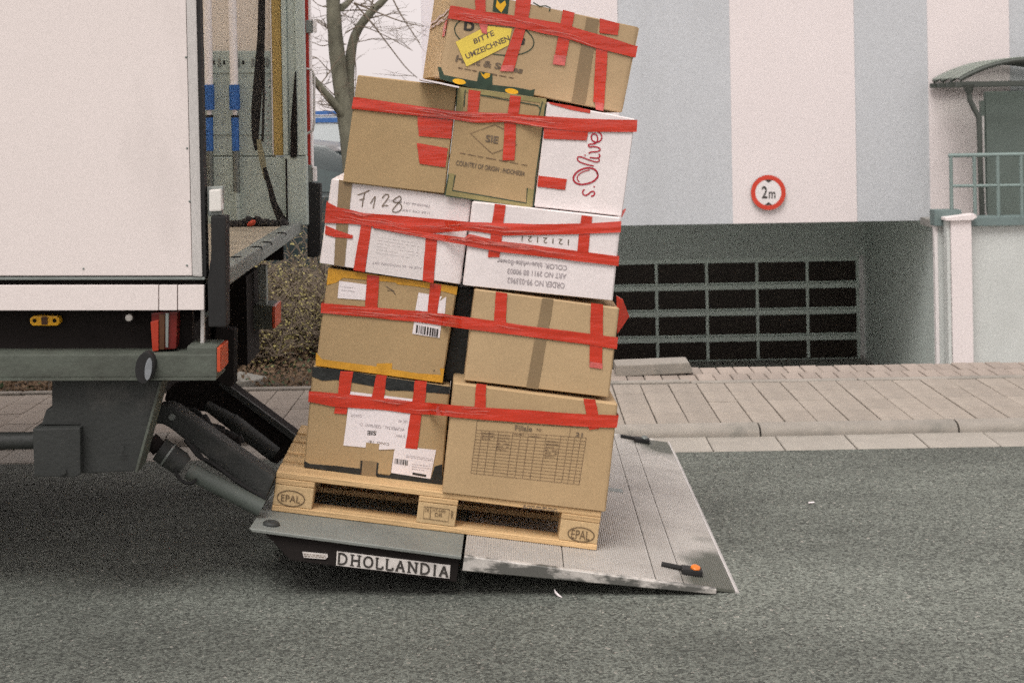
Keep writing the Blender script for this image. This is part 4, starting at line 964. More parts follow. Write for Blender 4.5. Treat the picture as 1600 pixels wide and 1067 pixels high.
# ================================================================== CARTONS
KX = 0.04
BOXES = {}
def carton(key, corners, y0, depth, mat, label, kx=KX, bev=.005):
    pl = (y0, kx)
    TLc, TRc, BRc, BLc = [hit(c, pl) for c in corners]; nv = pnorm(pl) * depth
    g_ = [0, .012, .03, .08, .2, .35, .5, .65, .8, .92, .97, .988, 1]; N = len(g_); sd = len(BOXES) * 7.3
    cen = (TLc + TRc + BRc + BLc) / 4 + nv / 2; ids = {}; mb = MB(); vv = []
    def vid(a, b, c):
        if (a, b, c) in ids: return ids[(a, b, c)]
        p = BLc.lerp(BRc, g_[a]).lerp(TLc.lerp(TRc, g_[a]), g_[b]) + nv * g_[c]
        ext_ = [t in (0, N - 1) for t in (a, b, c)]; e = sum(ext_)
        nz_ = abs(mnoise.noise(p * 9 + Vector((sd, 0, 0)))) + .5 * abs(mnoise.noise(p * 23 + Vector((0, sd, 0))))
        # edges rounded and crushed inwards, faces slightly slack
        ax = [(BRc - BLc).normalized(), (TLc - BLc).normalized(), pnorm(pl)]
        for t, on, d_ in zip((a, b, c), ext_, ax):
            if on:
                amt = (.0004 + .0012 * nz_) if e == 1 else (.0022 + .005 * nz_) if e == 2 else (.005 + .009 * nz_)
                p = p + d_ * (amt if t == 0 else -amt)
        ids[(a, b, c)] = len(vv); vv.append(p); return ids[(a, b, c)]
    ff = []
    for u_ in range(N - 1):
        for w_ in range(N - 1):
            for k_ in (0, N - 1):
                ff.append((vid(u_, w_, k_), vid(u_ + 1, w_, k_), vid(u_ + 1, w_ + 1, k_), vid(u_, w_ + 1, k_)))
                ff.append((vid(u_, k_, w_), vid(u_ + 1, k_, w_), vid(u_ + 1, k_, w_ + 1), vid(u_, k_, w_ + 1)))
                ff.append((vid(k_, u_, w_), vid(k_, u_ + 1, w_), vid(k_, u_ + 1, w_ + 1), vid(k_, u_, w_ + 1)))
    mb.add(vv, ff)
    o = obj('carton', mb, mat, None, True, label=label, cat='box', group='cartons stacked and taped on the pallet')
    BOXES[key] = (o, pl); return o
rtape = random.Random(21)
def decal(key, name, poly, off, mat, sub=None):
    o, pl = BOXES[key]
    return obj(name, flat(MB(), poly, pl, off), mat, sub or o)
def tape(key, poly, mat=None, off=.0028, name='tape_strip'):
    """short strip: quad subdivided along its length with small creases"""
    o, pl = BOXES[key]; mat = mat or m_redtape
    if len(poly) != 4: return decal(key, name, poly, off, mat)
    TL, TR, BR, BL = poly; n = 10; mb = MB(); vv = []
    sd = rtape.uniform(0, 50)
    for i in range(n + 1):
        t = i / n
        for j in range(4):
            s = j / 3
            a = (TL[0] + (BL[0] - TL[0]) * t, TL[1] + (BL[1] - TL[1]) * t); b = (TR[0] + (BR[0] - TR[0]) * t, TR[1] + (BR[1] - TR[1]) * t)
            jit = .7 * mnoise.noise(Vector((t * 4 + sd, s * .3, 1.3))) * (1 if j in (0, 3) else 0)
            vv.append(hit((a[0] + (b[0] - a[0]) * s + jit, a[1] + (b[1] - a[1]) * s), pl, off + .0006 * mnoise.noise(Vector((t * 6 + sd, s * 2, 0)))))
    mb.add(vv, [(i * 4 + j, i * 4 + j + 1, (i + 1) * 4 + j + 1, (i + 1) * 4 + j) for i in range(n) for j in range(3)])
    return obj(name, mb, mat, o, True)
def band(name, topl, botl, ypts, off, label, mat=None, wl=0.0, wr=0.0, parent=None, kx=KX, crease_shine=1.0):
    """long tape wrapped round a row: follows the boxes' fronts and turns round the end corners"""
    mat = mat or m_redtape
    u0 = max(topl[0][0], botl[0][0]); 
    def at(pts, t):
        L_ = pts[0][0] + (pts[-1][0] - pts[0][0]) * t
        for (xa_, ya_), (xb_, yb_) in zip(pts, pts[1:]):
            if L_ <= xb_ + 1e-6: return (L_, ya_ + (yb_ - ya_) * (L_ - xa_) / (xb_ - xa_))
        return pts[-1]
    def yy(u):
        for (xa_, ya_), (xb_, yb_) in zip(ypts, ypts[1:]):
            if u <= xb_: return ya_ + (yb_ - ya_) * max(0, (u - xa_)) / (xb_ - xa_)
        return ypts[-1][1]
    n = 64; m = 6; sd = rtape.uniform(0, 99); vv = []
    cols = []
    for i in range(n + 1):
        t = i / n; a, b = at(topl, t), at(botl, t); c = []
        for j in range(m + 1):
            s = j / m; u = a[0] + (b[0] - a[0]) * s; v = a[1] + (b[1] - a[1]) * s
            jit = .9 * mnoise.noise(Vector((t * 9 + sd, 3.1 if j else 7.7, 0))) if j in (0, m) else 0
            wr_ = mnoise.noise(Vector((t * 5 + sd, s * 4, 0))) * .0012 + abs(mnoise.noise(Vector((t * 3 + sd, s * 9, 5)))) * .0016 * crease_shine
            c.append(hit((u, v + jit), (yy(u), kx), off + wr_))
        cols.append(c)
    nn = pnorm((0, kx))
    if wl: cols.insert(0, [p + nn * wl + Vector((-.004, 0, 0)) for p in cols[0]]); cols[1] = [p + Vector((-.005, 0, 0)) for p in cols[1]]
    if wr: cols.append([p + nn * wr + Vector((.004, 0, 0)) for p in cols[-1]]); cols[-2] = [p + Vector((.005, 0, 0)) for p in cols[-2]]
    mb = MB(); k = m + 1
    mb.add([p for c in cols for p in c], [(i * k + j, i * k + j + 1, (i + 1) * k + j + 1, (i + 1) * k + j) for i in range(len(cols) - 1) for j in range(m)])
    bo = obj(name, mb, mat, None, True, label=label, cat='tape', group='red tape bands round the rows of boxes')
    cm = MB(); rc = random.Random(int(sd * 10))  # thin pale ribbons laid on the band as painted highlight streaks
    for q_ in range(int(9 * crease_shine)):
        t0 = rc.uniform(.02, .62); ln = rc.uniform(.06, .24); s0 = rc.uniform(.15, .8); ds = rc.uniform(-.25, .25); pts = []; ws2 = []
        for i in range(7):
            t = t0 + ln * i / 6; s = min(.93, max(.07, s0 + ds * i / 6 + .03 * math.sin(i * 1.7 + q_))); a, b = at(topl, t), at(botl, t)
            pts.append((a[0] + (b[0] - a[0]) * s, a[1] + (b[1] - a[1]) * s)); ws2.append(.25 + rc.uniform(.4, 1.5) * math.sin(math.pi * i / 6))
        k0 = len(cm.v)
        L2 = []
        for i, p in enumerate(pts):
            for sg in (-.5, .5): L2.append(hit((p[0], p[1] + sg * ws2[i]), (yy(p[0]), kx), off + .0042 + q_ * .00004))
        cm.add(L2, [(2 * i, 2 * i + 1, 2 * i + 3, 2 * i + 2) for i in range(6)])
    obj('painted_highlight', cm, m_tapeshine, bo, True)
    return bo

# ---- bottom row
carton('A1', ZA((98, 70), (1248, 235), (1178, 1060), (22, 900)), 5.600, .60, m_card[2], 'brown carton on the pallet with shipping label and black-taped edges')
carton('A2', ZF((88, 38), (1338, 200), (1245, 1022), (2, 875)), 5.486, .70, m_card[0], 'tan carton with a printed table, lowest on the open side of the platform')
decal('A1', 'edge_tape', ZA((100, 68), (310, 92), (620, 142), (960, 192), (1246, 236), (1240, 298), (1050, 282), (860, 268), (735, 268), (700, 250), (440, 203), (300, 178), (180, 186), (92, 150)), .0008, m_ktape)
decal('A1', 'edge_tape', ZA((28, 852), (75, 878), (300, 895), (498, 918), (500, 972), (26, 902)), .0008, m_ktape)
decal('A1', 'edge_tape', ZA((640, 962), (735, 975), (760, 950), (1085, 1000), (1115, 900), (1180, 880), (1178, 1058), (640, 990)), .0008, m_ktape)
decal('A1', 'paper_label', ZA((412, 275), (938, 338), (875, 752), (650, 760), (545, 742), (355, 725)), .0012, m_paper)
decal('A1', 'paper_label', ZA((800, 728), (1128, 762), (1080, 1003), (752, 952), (778, 770)), .0016, m_paper)
text('lettering', 'SIE', ZA((628, 641), (552, 637), (555, 600), (630, 604)), BOXES['A1'][1], .0020, m_ink, BOXES['A1'][0], .03)
for body, q_ in (('WUPPERTAL - GERMANY  D-', ((862, 606), (485, 560), (488, 535), (866, 580))), ('CARGO', ((510, 490), (415, 482), (418, 462), (513, 470))), ('UK 40', ((890, 540), (812, 532), (815, 508), (893, 516))), ('27 MWC', ((868, 660), (785, 652), (788, 630), (871, 638)))):
    text('lettering', body, ZA(*q_), BOXES['A1'][1], .0020, m_inkw, BOXES['A1'][0], .0)
text('lettering', 'C/NO  18/', ZA((735, 725), (560, 700), (564, 680), (738, 704)), BOXES['A1'][1], .0020, m_inkgrey, BOXES['A1'][0], .0)
lines('lettering', ZA((880, 800), (1110, 830), (1100, 860), (876, 826)), 2, BOXES['A1'][1], .0022, m_inkw, BOXES['A1'][0], 1.0)
lines('lettering', ZA((930, 870), (1090, 890), (1080, 950), (925, 928)), 3, BOXES['A1'][1], .0022, m_inkw, BOXES['A1'][0], 1.0)
mb = MB(); rb = random.Random(3); x = 785
while x < 900:
    w_ = rb.choice((4, 4, 6, 9)); y_ = 832 + (x - 785) * .15; flat(mb, ZA((x, y_), (x + w_, y_ + .5), (x + w_ - 4, y_ + 45), (x - 4, y_ + 44)), BOXES['A1'][1], .0022); x += w_ + rb.choice((3, 4, 6))
obj('barcode', mb, m_ink, BOXES['A1'][0])
decal('A1', 'barcode', ZA((932, 948), (1046, 968), (1044, 988), (930, 968)), .0022, m_ink)
decal('A1', 'tape_strip', ZA((545, 700), (655, 712), (648, 765), (775, 775), (745, 968), (640, 955), (645, 870), (505, 850), (510, 745), (540, 748)), .0024, m_card[2])
decal('A1', 'tape_strip', ZA((515, 848), (640, 862), (630, 988), (505, 972)), .0030, m_btape)
decal('A1', 'slot_mark', ZA((498, 850), (516, 852), (506, 960), (492, 956)), .0026, m_ktape)
decal('A1', 'slot_mark', ZA((634, 868), (650, 870), (638, 978), (624, 974)), .0032, m_ktape)
for q_ in (((330, 105), (437, 108), (405, 330), (305, 325)), ((630, 135), (716, 142), (690, 350), (585, 345)), ((952, 182), (1052, 190), (1030, 400), (925, 390)), ((918, 440), (1008, 450), (972, 756), (870, 746)), ((290, 380), (392, 395), (382, 464), (278, 458))):
    tape('A1', ZA(*q_))
for q_ in (((262, 44), (338, 52), (332, 250), (248, 245)), ((1074, 158), (1166, 166), (1190, 300), (1100, 295))):
    tape('A2', ZF(*q_))
tape('A2', ZF((1108, 350), (1200, 355), (1195, 385), (1118, 394)))
# printed table
o_, pl = BOXES['A2']; mb = MB(); kk = 0
TLq, TRq, BRq, BLq = ZF((262, 395), (1105, 455), (1050, 808), (222, 722))
def tq(a, b):
    t_ = (TLq[0] + (TRq[0] - TLq[0]) * a, TLq[1] + (TRq[1] - TLq[1]) * a); w_ = (BLq[0] + (BRq[0] - BLq[0]) * a, BLq[1] + (BRq[1] - BLq[1]) * a)
    return (t_[0] + (w_[0] - t_[0]) * b, t_[1] + (w_[1] - t_[1]) * b)
for i in range(15):
    b = i / 14; ribbon(mb, [tq(.0, b), tq(.35, b), tq(.7, b), tq(.99, b)], .62, pl, .0008 + kk * 1e-5); kk += 1
for a in (0, .05, .12, .2, .33, .4, .47, .54, .63, .76, .83, .885, .94, .99):
    ribbon(mb, [tq(a, .0), tq(a, 1)], .6, pl, .0008 + kk * 1e-5); kk += 1
ribbon(mb, ZF((268, 322), (262, 395)), .6, pl, .0012); ribbon(mb, ZF((975, 385), (968, 450)), .6, pl, .00125)
ribbon(mb, ZF((268, 324), (975, 372), (1112, 384)), .5, pl, .0013)
obj('printed_table', mb, m_inkbrown, o_)
for a, b, n_r in ((.06, .02, 3), (.2, .04, 6), (.64, .1, 6), (.34, .0, 1), (.48, .02, 1)):
    lines('table_print', [tq(a, b), tq(a + .11, b), tq(a + .11, b + .065 * n_r), tq(a, b + .065 * n_r)], n_r, pl, .0016, m_inkbrown, o_, 1.7)
text('printed_text', 'Filiale', ZF((558, 358), (688, 368), (684, 408), (555, 398)), pl, .0016, m_inkgrey, o_, .012)
text('printed_text', 'Nr.', ZF((722, 380), (772, 384), (768, 408), (718, 404)), pl, .0016, m_inkbrown, o_)
text('printed_text', '21', ZF((1016, 412), (1070, 417), (1066, 448), (1012, 443)), pl, .0016, m_inkgrey, o_, .02)

# ---- second row
carton('B1', Z5((70, 452), (688, 543), (614, 1000), (8, 918)), 5.615, .58, m_card[2], 'brown carton with orange-taped edges and small white stickers')
carton('B2', Z5((766, 553), (1458, 645), (1408, 1072), (716, 990)), 5.515, .64, m_card[1], 'plain tan carton with one vertical brown tape')
slab('black_film_bundle', Z5((690, 548), (772, 556), (722, 992), (617, 992)), (5.70, KX), .45, m_ktape, bevel=.006, label='black plastic film wedged between the two second-row cartons', cat='packing film')
decal('B1', 'edge_tape', Z5((70, 453), (250, 480), (440, 507), (687, 543), (680, 582), (600, 560), (530, 548), (480, 540), (400, 532), (390, 522), (250, 510), (140, 500), (110, 522), (62, 535)), .0008, m_otape)
decal('B1', 'edge_tape', Z5((12, 855), (40, 888), (300, 922), (300, 908), (375, 906), (372, 935), (500, 955), (605, 962), (602, 930), (622, 932), (614, 1000), (9, 918)), .0008, m_otape)
decal('B1', 'paper_label', Z5((122, 515), (252, 532), (246, 606), (114, 597)), .0014, m_paper)
lines('lettering', Z5((135, 535), (200, 542), (196, 575), (130, 568)), 2, BOXES['B1'][1], .0019, m_inkw, BOXES['B1'][0], .9)
decal('B1', 'paper_label', Z5((500, 570), (612, 590), (600, 612), (632, 590), (625, 672), (484, 655)), .0014, m_paper)
decal('B1', 'paper_label', Z5((480, 700), (607, 728), (600, 787), (470, 766)), .0014, m_paper)
mb = MB(); x = 490
while x < 592:
    w_ = rb.choice((3, 4, 5, 8)); y_ = 724 + (x - 490) * .2; flat(mb, Z5((x, y_), (x + w_, y_ + .6), (x + w_ - 4, y_ + 40), (x - 4, y_ + 39)), BOXES['B1'][1], .0020); x += w_ + rb.choice((2, 3, 5))
obj('barcode', mb, m_ink, BOXES['B1'][0])
for q_ in (((255, 486), (312, 492), (304, 655), (244, 650)), ((556, 525), (609, 534), (585, 690), (540, 680))): tape('B1', Z5(*q_))
mb = MB(); ribbon(mb, Z5((345, 540), (375, 560), (390, 580)), 1.2, BOXES['B1'][1], .001); ribbon(mb, Z5((350, 560), (385, 562)), .9, BOXES['B1'][1], .0011); ribbon(mb, Z5((570, 945), (578, 938)), 1.2, BOXES['B1'][1], .001); obj('pen_mark', mb, m_inkgrey, BOXES['B1'][0])
tape('B2', Z5((1090, 597), (1143, 603), (1068, 1031), (1012, 1023)), m_btape, .0016)
for q_ in (((868, 566), (921, 574), (915, 722), (858, 716)), ((1320, 620), (1379, 627), (1375, 932), (1314, 918))): tape('B2', Z5(*q_))
tape('B2', Z5((1316, 898), (1376, 908), (1375, 934), (1313, 926)), m_pinktape, .0036, 'tape_end')

# ---- third row
carton('C1', ZC((155, 50), (1390, 225), (1290, 985), (48, 798)), 5.600, .62, m_cardw, 'white carton marked F128 by hand, over the orange-taped one')
carton('C2', Z5((755, 137), (1467, 215), (1426, 612), (710, 538)), 5.525, .66, m_cardw, 'white carton with upside-down order lettering')
tape('C1', ZC((222, 62), (340, 80), (270, 822), (178, 808)), m_btape, .0014)
pl = BOXES['C1'][1]; mb = MB()
hand = [[(385, 195), (430, 182), (490, 155)], [(452, 172), (435, 230), (425, 302)], [(402, 240), (448, 226)], [(498, 270), (545, 195), (535, 250), (522, 312)],
        [(600, 225), (630, 188), (662, 192), (655, 225), (590, 302), (625, 285), (655, 290)], [(755, 205), (700, 235), (700, 262), (760, 262), (780, 315), (730, 352), (682, 340), (720, 290), (775, 235), (755, 205)]]
for i, s_k in enumerate(hand): ribbon(mb, smoothline(ZC(*s_k), 2), 1.5, pl, .0010 + i * .00005)
obj('handwriting', mb, m_inkgrey, BOXES['C1'][0])
text('printed_text', 'ORDER NO 99-033962', ZC((660, 232), (1022, 285), (1018, 305), (656, 250)), pl, .0008, m_inkw, BOXES['C1'][0])
text('printed_text', 'ART NO 2911', ZC((780, 318), (1022, 342), (1018, 362), (776, 338)), pl, .0008, m_inkw, BOXES['C1'][0])
text('printed_text', 'AGE 90  66 WOODEN ART', ZC((950, 852), (512, 800), (516, 778), (954, 830)), pl, .0012, m_inkw, BOXES['C1'][0], .012)
decal('C1', 'paper_label', ZC((505, 490), (985, 575), (958, 945), (455, 870)), .0009, M('grey_white_paper', (.70, .645, .63), .7, .03, 10))
lines('label_print', ZC((560, 550), (930, 610), (915, 770), (545, 715)), 6, pl, .0014, M('pale_print', (.55, .51, .50), .8, .1, 10), BOXES['C1'][0], .9)
for q_ in (((420, 440), (512, 455), (448, 872), (348, 855)), ((985, 560), (1085, 580), (1050, 970), (955, 945))): tape('C1', ZC(*q_))
tape('C1', ZC((105, 462), (190, 498), (190, 568), (98, 540)), off=.0032); tape('C1', ZC((190, 498), (348, 552), (340, 578), (190, 566)), off=.0033)
pl = BOXES['C2'][1]; o_ = BOXES['C2'][0]
for body, q_ in (('ORDER NO 99-033962', ((1195, 552), (921, 525), (923, 497), (1196, 524))), ('ART NO 2911 88 90003', ((1202, 506), (922, 480), (924, 455), (1204, 481))), ('COLOR: blue-white-flower', ((1206, 466), (873, 432), (875, 407), (1208, 441)))):
    text('printed_text', body, Z5(*q_), pl, .0008, m_inkw, o_, .012)
text('printed_text', '1 2 1 2 1 2 1', Z5((1215, 345), (990, 325), (992, 300), (1216, 318)), pl, .0008, m_inkgrey, o_)
for q_ in (((862, 148), (914, 155), (886, 402), (830, 402)), ((1276, 203), (1327, 210), (1306, 385), (1254, 378))): tape('C2', Z5(*q_))

# ---- fourth row
carton('D1', Z4((180, 360), (662, 415), (600, 935), (108, 878)), 5.585, .55, m_card[2], 'plain brown carton at the truck side of the fourth row')
carton('D2', Z4((664, 415), (1091, 475), (1026, 1000), (602, 935)), 5.580, .55, m_card[2], 'brown carton printed with a diamond, middle of the fourth row')
carton('D3', Z4((1093, 490), (1517, 572), (1452, 1042), (1030, 996)), 5.560, .55, m_cardw, 'white carton with crimson script lettering running up its side')
for q_ in (((468, 558), (638, 578), (630, 668), (474, 655)), ((466, 688), (615, 714), (602, 806), (478, 788))): tape('D1', Z4(*q_))
o_, pl = BOXES['D2']
decal('D2', 'edge_tape', Z4((664, 417), (694, 421), (684, 538), (650, 534)), .0008, m_oltape)
decal('D2', 'edge_tape', Z4((694, 421), (1089, 477), (1087, 500), (692, 444)), .0008, m_oltape)
decal('D2', 'edge_tape', Z4((1058, 496), (1087, 501), (1077, 610), (1046, 606)), .0009, m_oltape)
decal('D2', 'edge_tape', ZD((95, 700), (140, 705), (122, 828), (660, 920), (672, 812), (718, 818), (695, 955), (75, 868)), .0008, m_oltape)
mb = MB(); kk = 0
for s_k in ([(145, 712), (125, 825), (400, 872), (660, 918), (668, 808)], [(97, 708), (70, 858)], [(160, 80), (152, 215)], [(218, 98), (208, 218)], [(330, 135), (745, 210)], [(778, 182), (752, 285)], [(745, 210), (760, 235)], [(75, 862), (400, 912), (690, 955)], [(800, 200), (780, 370), (730, 720), (708, 948)]):
    ribbon(mb, ZD(*s_k), 1.7, pl, .0013 + kk * 3e-5); kk += 1
obj('border_print', mb, m_green_ink, o_)
mb = MB(); kk = 0
for s_k in ([(500, 382), (430, 348), (255, 412), (412, 558), (595, 490), (545, 430)], ):
    ribbon(mb, ZD(*s_k), 1.1, pl, .0010)
obj('diamond_print', mb, m_inkbrown, o_)
text('printed_text', 'SIE', ZD((370, 420), (462, 434), (455, 488), (362, 472)), pl, .0010, m_inkgrey, o_, .025)
text('printed_text', 'COUNTRY OF ORIGIN : INDONESIA', ZD((155, 605), (655, 688), (648, 722), (150, 642)), pl, .0010, m_inkgrey, o_, .015)
lines('printed_text', ZD((182, 546), (688, 640), (685, 654), (178, 560)), 1, pl, .0010, m_inkbrown, o_, 1.6, 0)
for q_ in (((715, 432), (772, 440), (760, 545), (708, 540)), ((915, 458), (966, 466), (955, 555), (902, 550))): tape('D2', Z4(*q_))
tape('D2', Z4((888, 575), (942, 600), (936, 772), (878, 772)))
o_, pl = BOXES['D3']
tape('D3', Z4((1078, 600), (1292, 625), (1282, 676), (1074, 668))); tape('D3', Z4((1050, 845), (1186, 862), (1178, 914), (1044, 898)))
decal('D3', 'tape_strip', Z4((1094, 491), (1200, 508), (1300, 530), (1298, 546), (1200, 528), (1110, 502)), .0012, m_redtape)
mb = MB(); kk = 0
script = [([(1128, 868), (1150, 862), (1158, 842), (1144, 828), (1124, 838), (1104, 856), (1084, 862), (1068, 848), (1070, 828), (1082, 816)], 2.2),
          ([(1148, 800), (1156, 795)], 2.6),
          ([(1180, 715), (1168, 678), (1128, 660), (1078, 664), (1028, 688), (1000, 724), (1004, 760), (1040, 782), (1094, 780), (1148, 760), (1176, 732), (1180, 712), (1172, 690)], 2.7), ([(1120, 676), (1070, 688), (1034, 714), (1026, 742), (1046, 764)], 1.6),
          ([(1150, 648), (1110, 640), (1050, 622), (1028, 600), (1034, 580), (1060, 582), (1120, 606), (1172, 622), (1192, 610), (1184, 592)], 2.0),
          ([(1120, 586), (1160, 592), (1188, 588), (1196, 572), (1185, 560)], 2.1), ([(1082, 572), (1090, 568)], 2.6),
          ([(1112, 556), (1130, 545), (1170, 546), (1198, 535), (1190, 515), (1150, 505), (1122, 512), (1108, 500), (1118, 488), (1140, 490)], 2.1),
          ([(1140, 490), (1168, 482), (1180, 455), (1172, 422), (1150, 412), (1130, 425), (1132, 458), (1160, 478), (1192, 472), (1210, 445), (1202, 415), (1178, 398)], 2.1)]
for s_k, w_ in script: ribbon(mb, smoothline(ZD(*s_k), 3) if len(s_k) > 2 else ZD(*s_k), w_, pl, .0010 + kk * 4e-5); kk += 1
obj('script_lettering', mb, m_inkred, o_)

# ---- topmost box, turned a little so that its narrow side shows
carton('E1', ZE((292, -84), (1556, 186), (1437, 766), (203, 522)), 5.622, .36, m_card[3], 'topmost tilted carton with a yellow note and red tape', kx=0.25)
o_, pl = BOXES['E1']
tape('E1', ZE((1197, 118), (1278, 136), (1186, 706), (1094, 690)), m_btape, .0014)
mb = MB(); ribbon(mb, ellipse(ZE((572, 245))[0], 63, 28, R(12), 60), 1.6, pl, .0008, True); obj('oval_print', mb, m_green_ink, o_)
text('printed_text', 'D', ZE((372, 140), (445, 155), (430, 222), (365, 205)), pl, .0008, m_ink, o_, .05)
text('printed_text', 'es', ZE((705, 245), (785, 262), (775, 310), (695, 292)), pl, .0008, m_ink, o_, .04)
text('printed_text', 'Haut & Sores', ZE((320, 372), (772, 458), (760, 500), (308, 418)), pl, .0008, m_inkgrey, o_, .03)
lines('printed_text', ZE((330, 448), (720, 520), (715, 545), (325, 470)), 1, pl, .0008, m_inkbrown, o_, 2.2, 0)
yl = decal('E1', 'yellow_note', ZE((311, 286), (525, 176), (692, 196), (668, 308), (385, 452)), .0018, m_yellow)
text('lettering', 'BITTE', ZE((428, 268), (562, 205), (575, 240), (440, 300)), pl, .0024, m_inkgrey, yl, .02)
text('lettering', 'UMZEICHNEN', ZE((372, 368), (665, 240), (680, 275), (388, 402)), pl, .0024, m_inkgrey, yl, .02)
decal('E1', 'black_emblem', ZE((572, -30), (676, -10), (662, 98), (560, 78)), .0009, m_green_ink)
decal('E1', 'yellow_emblem', ZE((590, 0), (612, 30), (645, 5), (652, 35), (620, 88), (582, 50)), .0015, m_yprint)
mb = MB()
flat(mb, ZE((190, 452), (212, 456), (232, 508), (330, 528), (455, 552), (470, 484), (560, 502), (560, 575), (720, 592), (820, 612), (845, 602), (838, 652), (790, 658), (640, 640), (440, 602), (204, 535)), pl, .0010); obj('black_print', mb, m_green_ink, o_)
for c_k in ((335, 553), (690, 618)): decal('E1', 'yellow_print', ellipse(ZE(c_k)[0], 10.5, 4.2, R(10), 20), .0016, m_yprint)
decal('E1', 'yellow_emblem', ZE((480, 488), (498, 508), (515, 494), (545, 500), (540, 522), (512, 535), (490, 515)), .0016, m_yprint)
mb = MB(); ribbon(mb, ZE((835, 20), (880, 45), (920, 42), (950, 55), (945, 80)), 2.0, pl, .0009); obj('pen_mark', mb, m_green_ink, o_)
for q_ in (((440, -40), (512, -30), (512, 95), (446, 90)), ((722, -60), (826, -40), (800, 160), (706, 150)), ((722, 160), (790, 170), (703, 482), (612, 478)), ((1036, 68), (1114, 88), (1060, 380), (982, 372)), ((1285, 125), (1420, 162), (1405, 240), (1282, 225)), ((1262, 300), (1340, 320), (1312, 735), (1240, 688))):
    tape('E1', ZE(*q_))
for q_ in (((706, 440), (700, 486), (612, 482), (622, 444)), ((978, 372), (1060, 380), (1048, 446), (966, 436)), ((1252, 690), (1312, 700), (1308, 752), (1258, 742)), ((462, 140), (532, 150), (520, 232), (488, 225))):
    tape('E1', ZE(*q_), m_pinktape, .0040, 'tape_end')

# tape pulled round onto the narrow side of the topmost box
nE = pnorm(pl) * .36; bE = [hit(q_, pl) for q_ in ZE((292, -84), (203, 522))]
def sideE(t, d_, o_f=.003): return bE[1].lerp(bE[0], t) + nE * d_ + Vector((-o_f, 0, 0))
mb = MB()
for k_, (t0, t1, d0, d1) in enumerate(((.76, .66, -.02, .93), (.70, .60, -.02, .95), (.655, .62, .0, .7))):
    wv = .035 - .008 * k_; n_ = 8; L2 = []
    for i in range(n_ + 1):
        f_ = i / n_; t = t0 + (t1 - t0) * f_ + .012 * math.sin(i * 1.9 + k_); d_ = d0 + (d1 - d0) * f_
        L2 += [sideE(t, d_, .003 + .0006 * k_), sideE(t - wv * (.5 + .5 * abs(math.sin(i + k_))), d_, .004 + .0006 * k_)]
    mb.add(L2, [(2 * i, 2 * i + 1, 2 * i + 3, 2 * i + 2) for i in range(n_)])
obj('tape_strip', mb, M('crumpled_clear_tape', (.50, .33, .28), .2, .35, 20, .5, 40, spec=.7), BOXES['E1'][0], True)
obj('tape_strip', MB().add([sideE(.66, -.01), sideE(.46, .01), sideE(.45, .14), sideE(.56, .16), sideE(.66, .06)], [(0, 1, 2, 3, 4)]), m_redtape, BOXES['E1'][0])

# ---- long red bands round each row
band('tape_band', ZA((78, 272), (310, 292), (590, 318), (930, 358), (1240, 384)) + ZF((100, 208), (270, 220), (700, 248), (1080, 274), (1332, 287)), ZA((72, 362), (280, 402), (650, 426), (900, 456), (1230, 480)) + ZF((100, 302), (700, 345), (1110, 374), (1316, 380)),
     [(470, 5.600), (670, 5.600), (688, 5.486), (1000, 5.486)], .0045, 'lowest red tape band, across the labelled and the table-printed cartons', wl=.3, wr=.3)
band('tape_band', Z5((42, 622), (240, 638), (550, 663), (750, 690), (900, 712), (1150, 745), (1443, 785)), Z5((40, 668), (240, 686), (470, 708), (750, 746), (1000, 777), (1320, 820), (1438, 840)),
     [(500, 5.615), (690, 5.615), (722, 5.515), (1000, 5.515)], .0045, 'red tape band crossing the orange-taped carton and its plain tan neighbour', wl=.3, wr=.3)
band('tape_band', ZC((125, 256), (200, 300), (340, 326), (420, 350), (780, 380), (1060, 405)) + Z5((740, 234), (1050, 246), (1300, 240), (1459, 232)), ZC((108, 440), (340, 450), (520, 470), (760, 505), (1000, 535)) + Z5((740, 275), (900, 299), (1200, 294), (1456, 284)),
     [(500, 5.600), (695, 5.600), (720, 5.525), (1000, 5.525)], .0045, 'upper of two red tape bands round the white cartons', wl=.3, wr=.3, crease_shine=1.8)
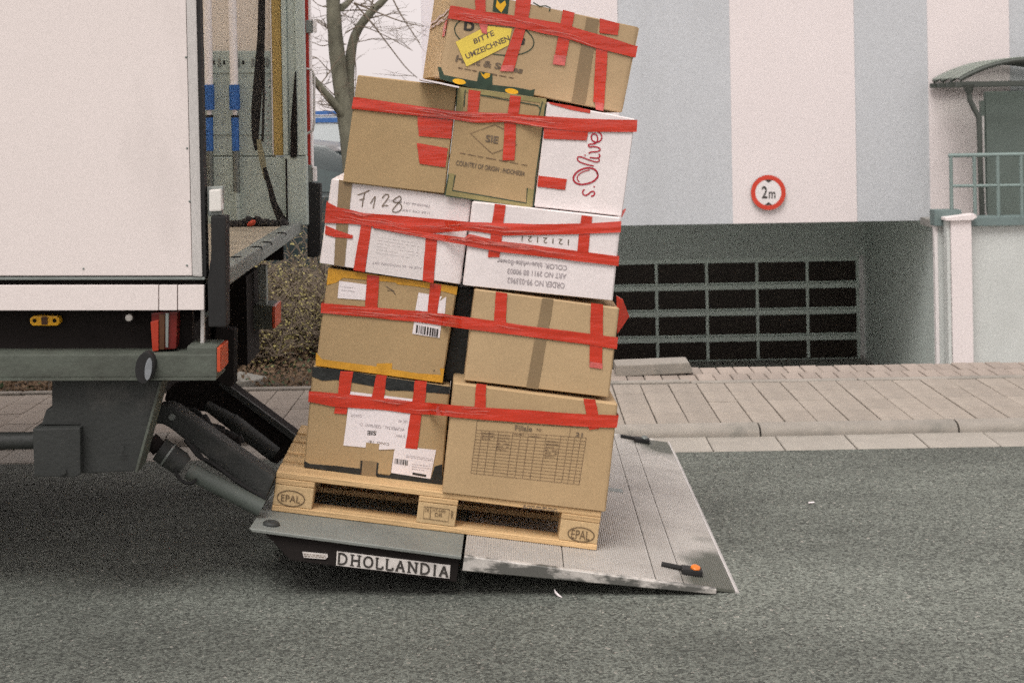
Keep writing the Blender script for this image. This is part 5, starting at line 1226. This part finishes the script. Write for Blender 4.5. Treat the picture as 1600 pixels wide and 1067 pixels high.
band('tape_band', ZC((520, 455), (760, 500), (1000, 530), (1340, 575)) + Z5((740, 292), (880, 325), (1150, 357), (1450, 398)), ZC((520, 485), (760, 532), (1000, 575), (1340, 636)) + Z5((740, 350), (880, 376), (1150, 407), (1445, 444)),
     [(500, 5.600), (695, 5.600), (720, 5.525), (1000, 5.525)], .0068, 'lower red tape band slanting down over the order lettering carton', wr=.3, crease_shine=1.8)
band('tape_band', Z4((168, 466), (400, 500), (640, 535), (880, 545), (1085, 560), (1300, 573), (1520, 579)), Z4((158, 524), (400, 551), (640, 574), (740, 592), (900, 588), (1080, 616), (1300, 636), (1516, 636)),
     [(500, 5.585), (690, 5.582), (815, 5.578), (836, 5.560), (1000, 5.560)], .0045, 'red tape band running over all three cartons of the fourth row', wl=.3, wr=.3, crease_shine=1.6)
band('tape_band', ZE((276, 38), (480, 75), (720, 112), (1000, 156), (1280, 236), (1533, 312)), ZE((258, 126), (480, 162), (690, 182), (1000, 246), (1260, 326), (1518, 390)),
     [(600, 5.622), (1100, 5.622)], .0050, 'highest red tape band, round the topmost carton', wl=.0, wr=.2, kx=.25, crease_shine=1.4)
# loose tape ends fluttering off the open side
fl = MB(); a_ = [hit(q_, (5.53, KX)) for q_ in Z5((1445, 590), (1478, 612), (1512, 700), (1490, 728), (1450, 776))]
for i, p in enumerate(a_): p.y += (.03, .05, .09, .08, .04)[i]
fl.add(a_ + [p + Vector((.0, .012, .0)) for p in a_], [(0, 1, 2, 3, 4), (9, 8, 7, 6, 5), (0, 5, 6, 1), (1, 6, 7, 2), (2, 7, 8, 3), (3, 8, 9, 4)])
obj('loose_tape_end', fl, m_redtape, BOXES['B2'][0])
fl = MB(); a_ = [hit(q_, (5.54, KX)) for q_ in Z5((1462, 190), (1488, 172), (1490, 180), (1470, 218))]
for i, p in enumerate(a_): p.y += .03
fl.add(a_, [(0, 1, 2, 3)]); obj('loose_tape_end', fl, m_pinktape, BOXES['C2'][0])
# light flap edge showing under the topmost box
o_, pl = BOXES['D2']
slab('carton_flap', ZE((60, 530), (200, 556), (335, 586), (333, 596), (200, 568), (62, 540)), (5.50, .04), .2, m_paper, BOXES['E1'][0])
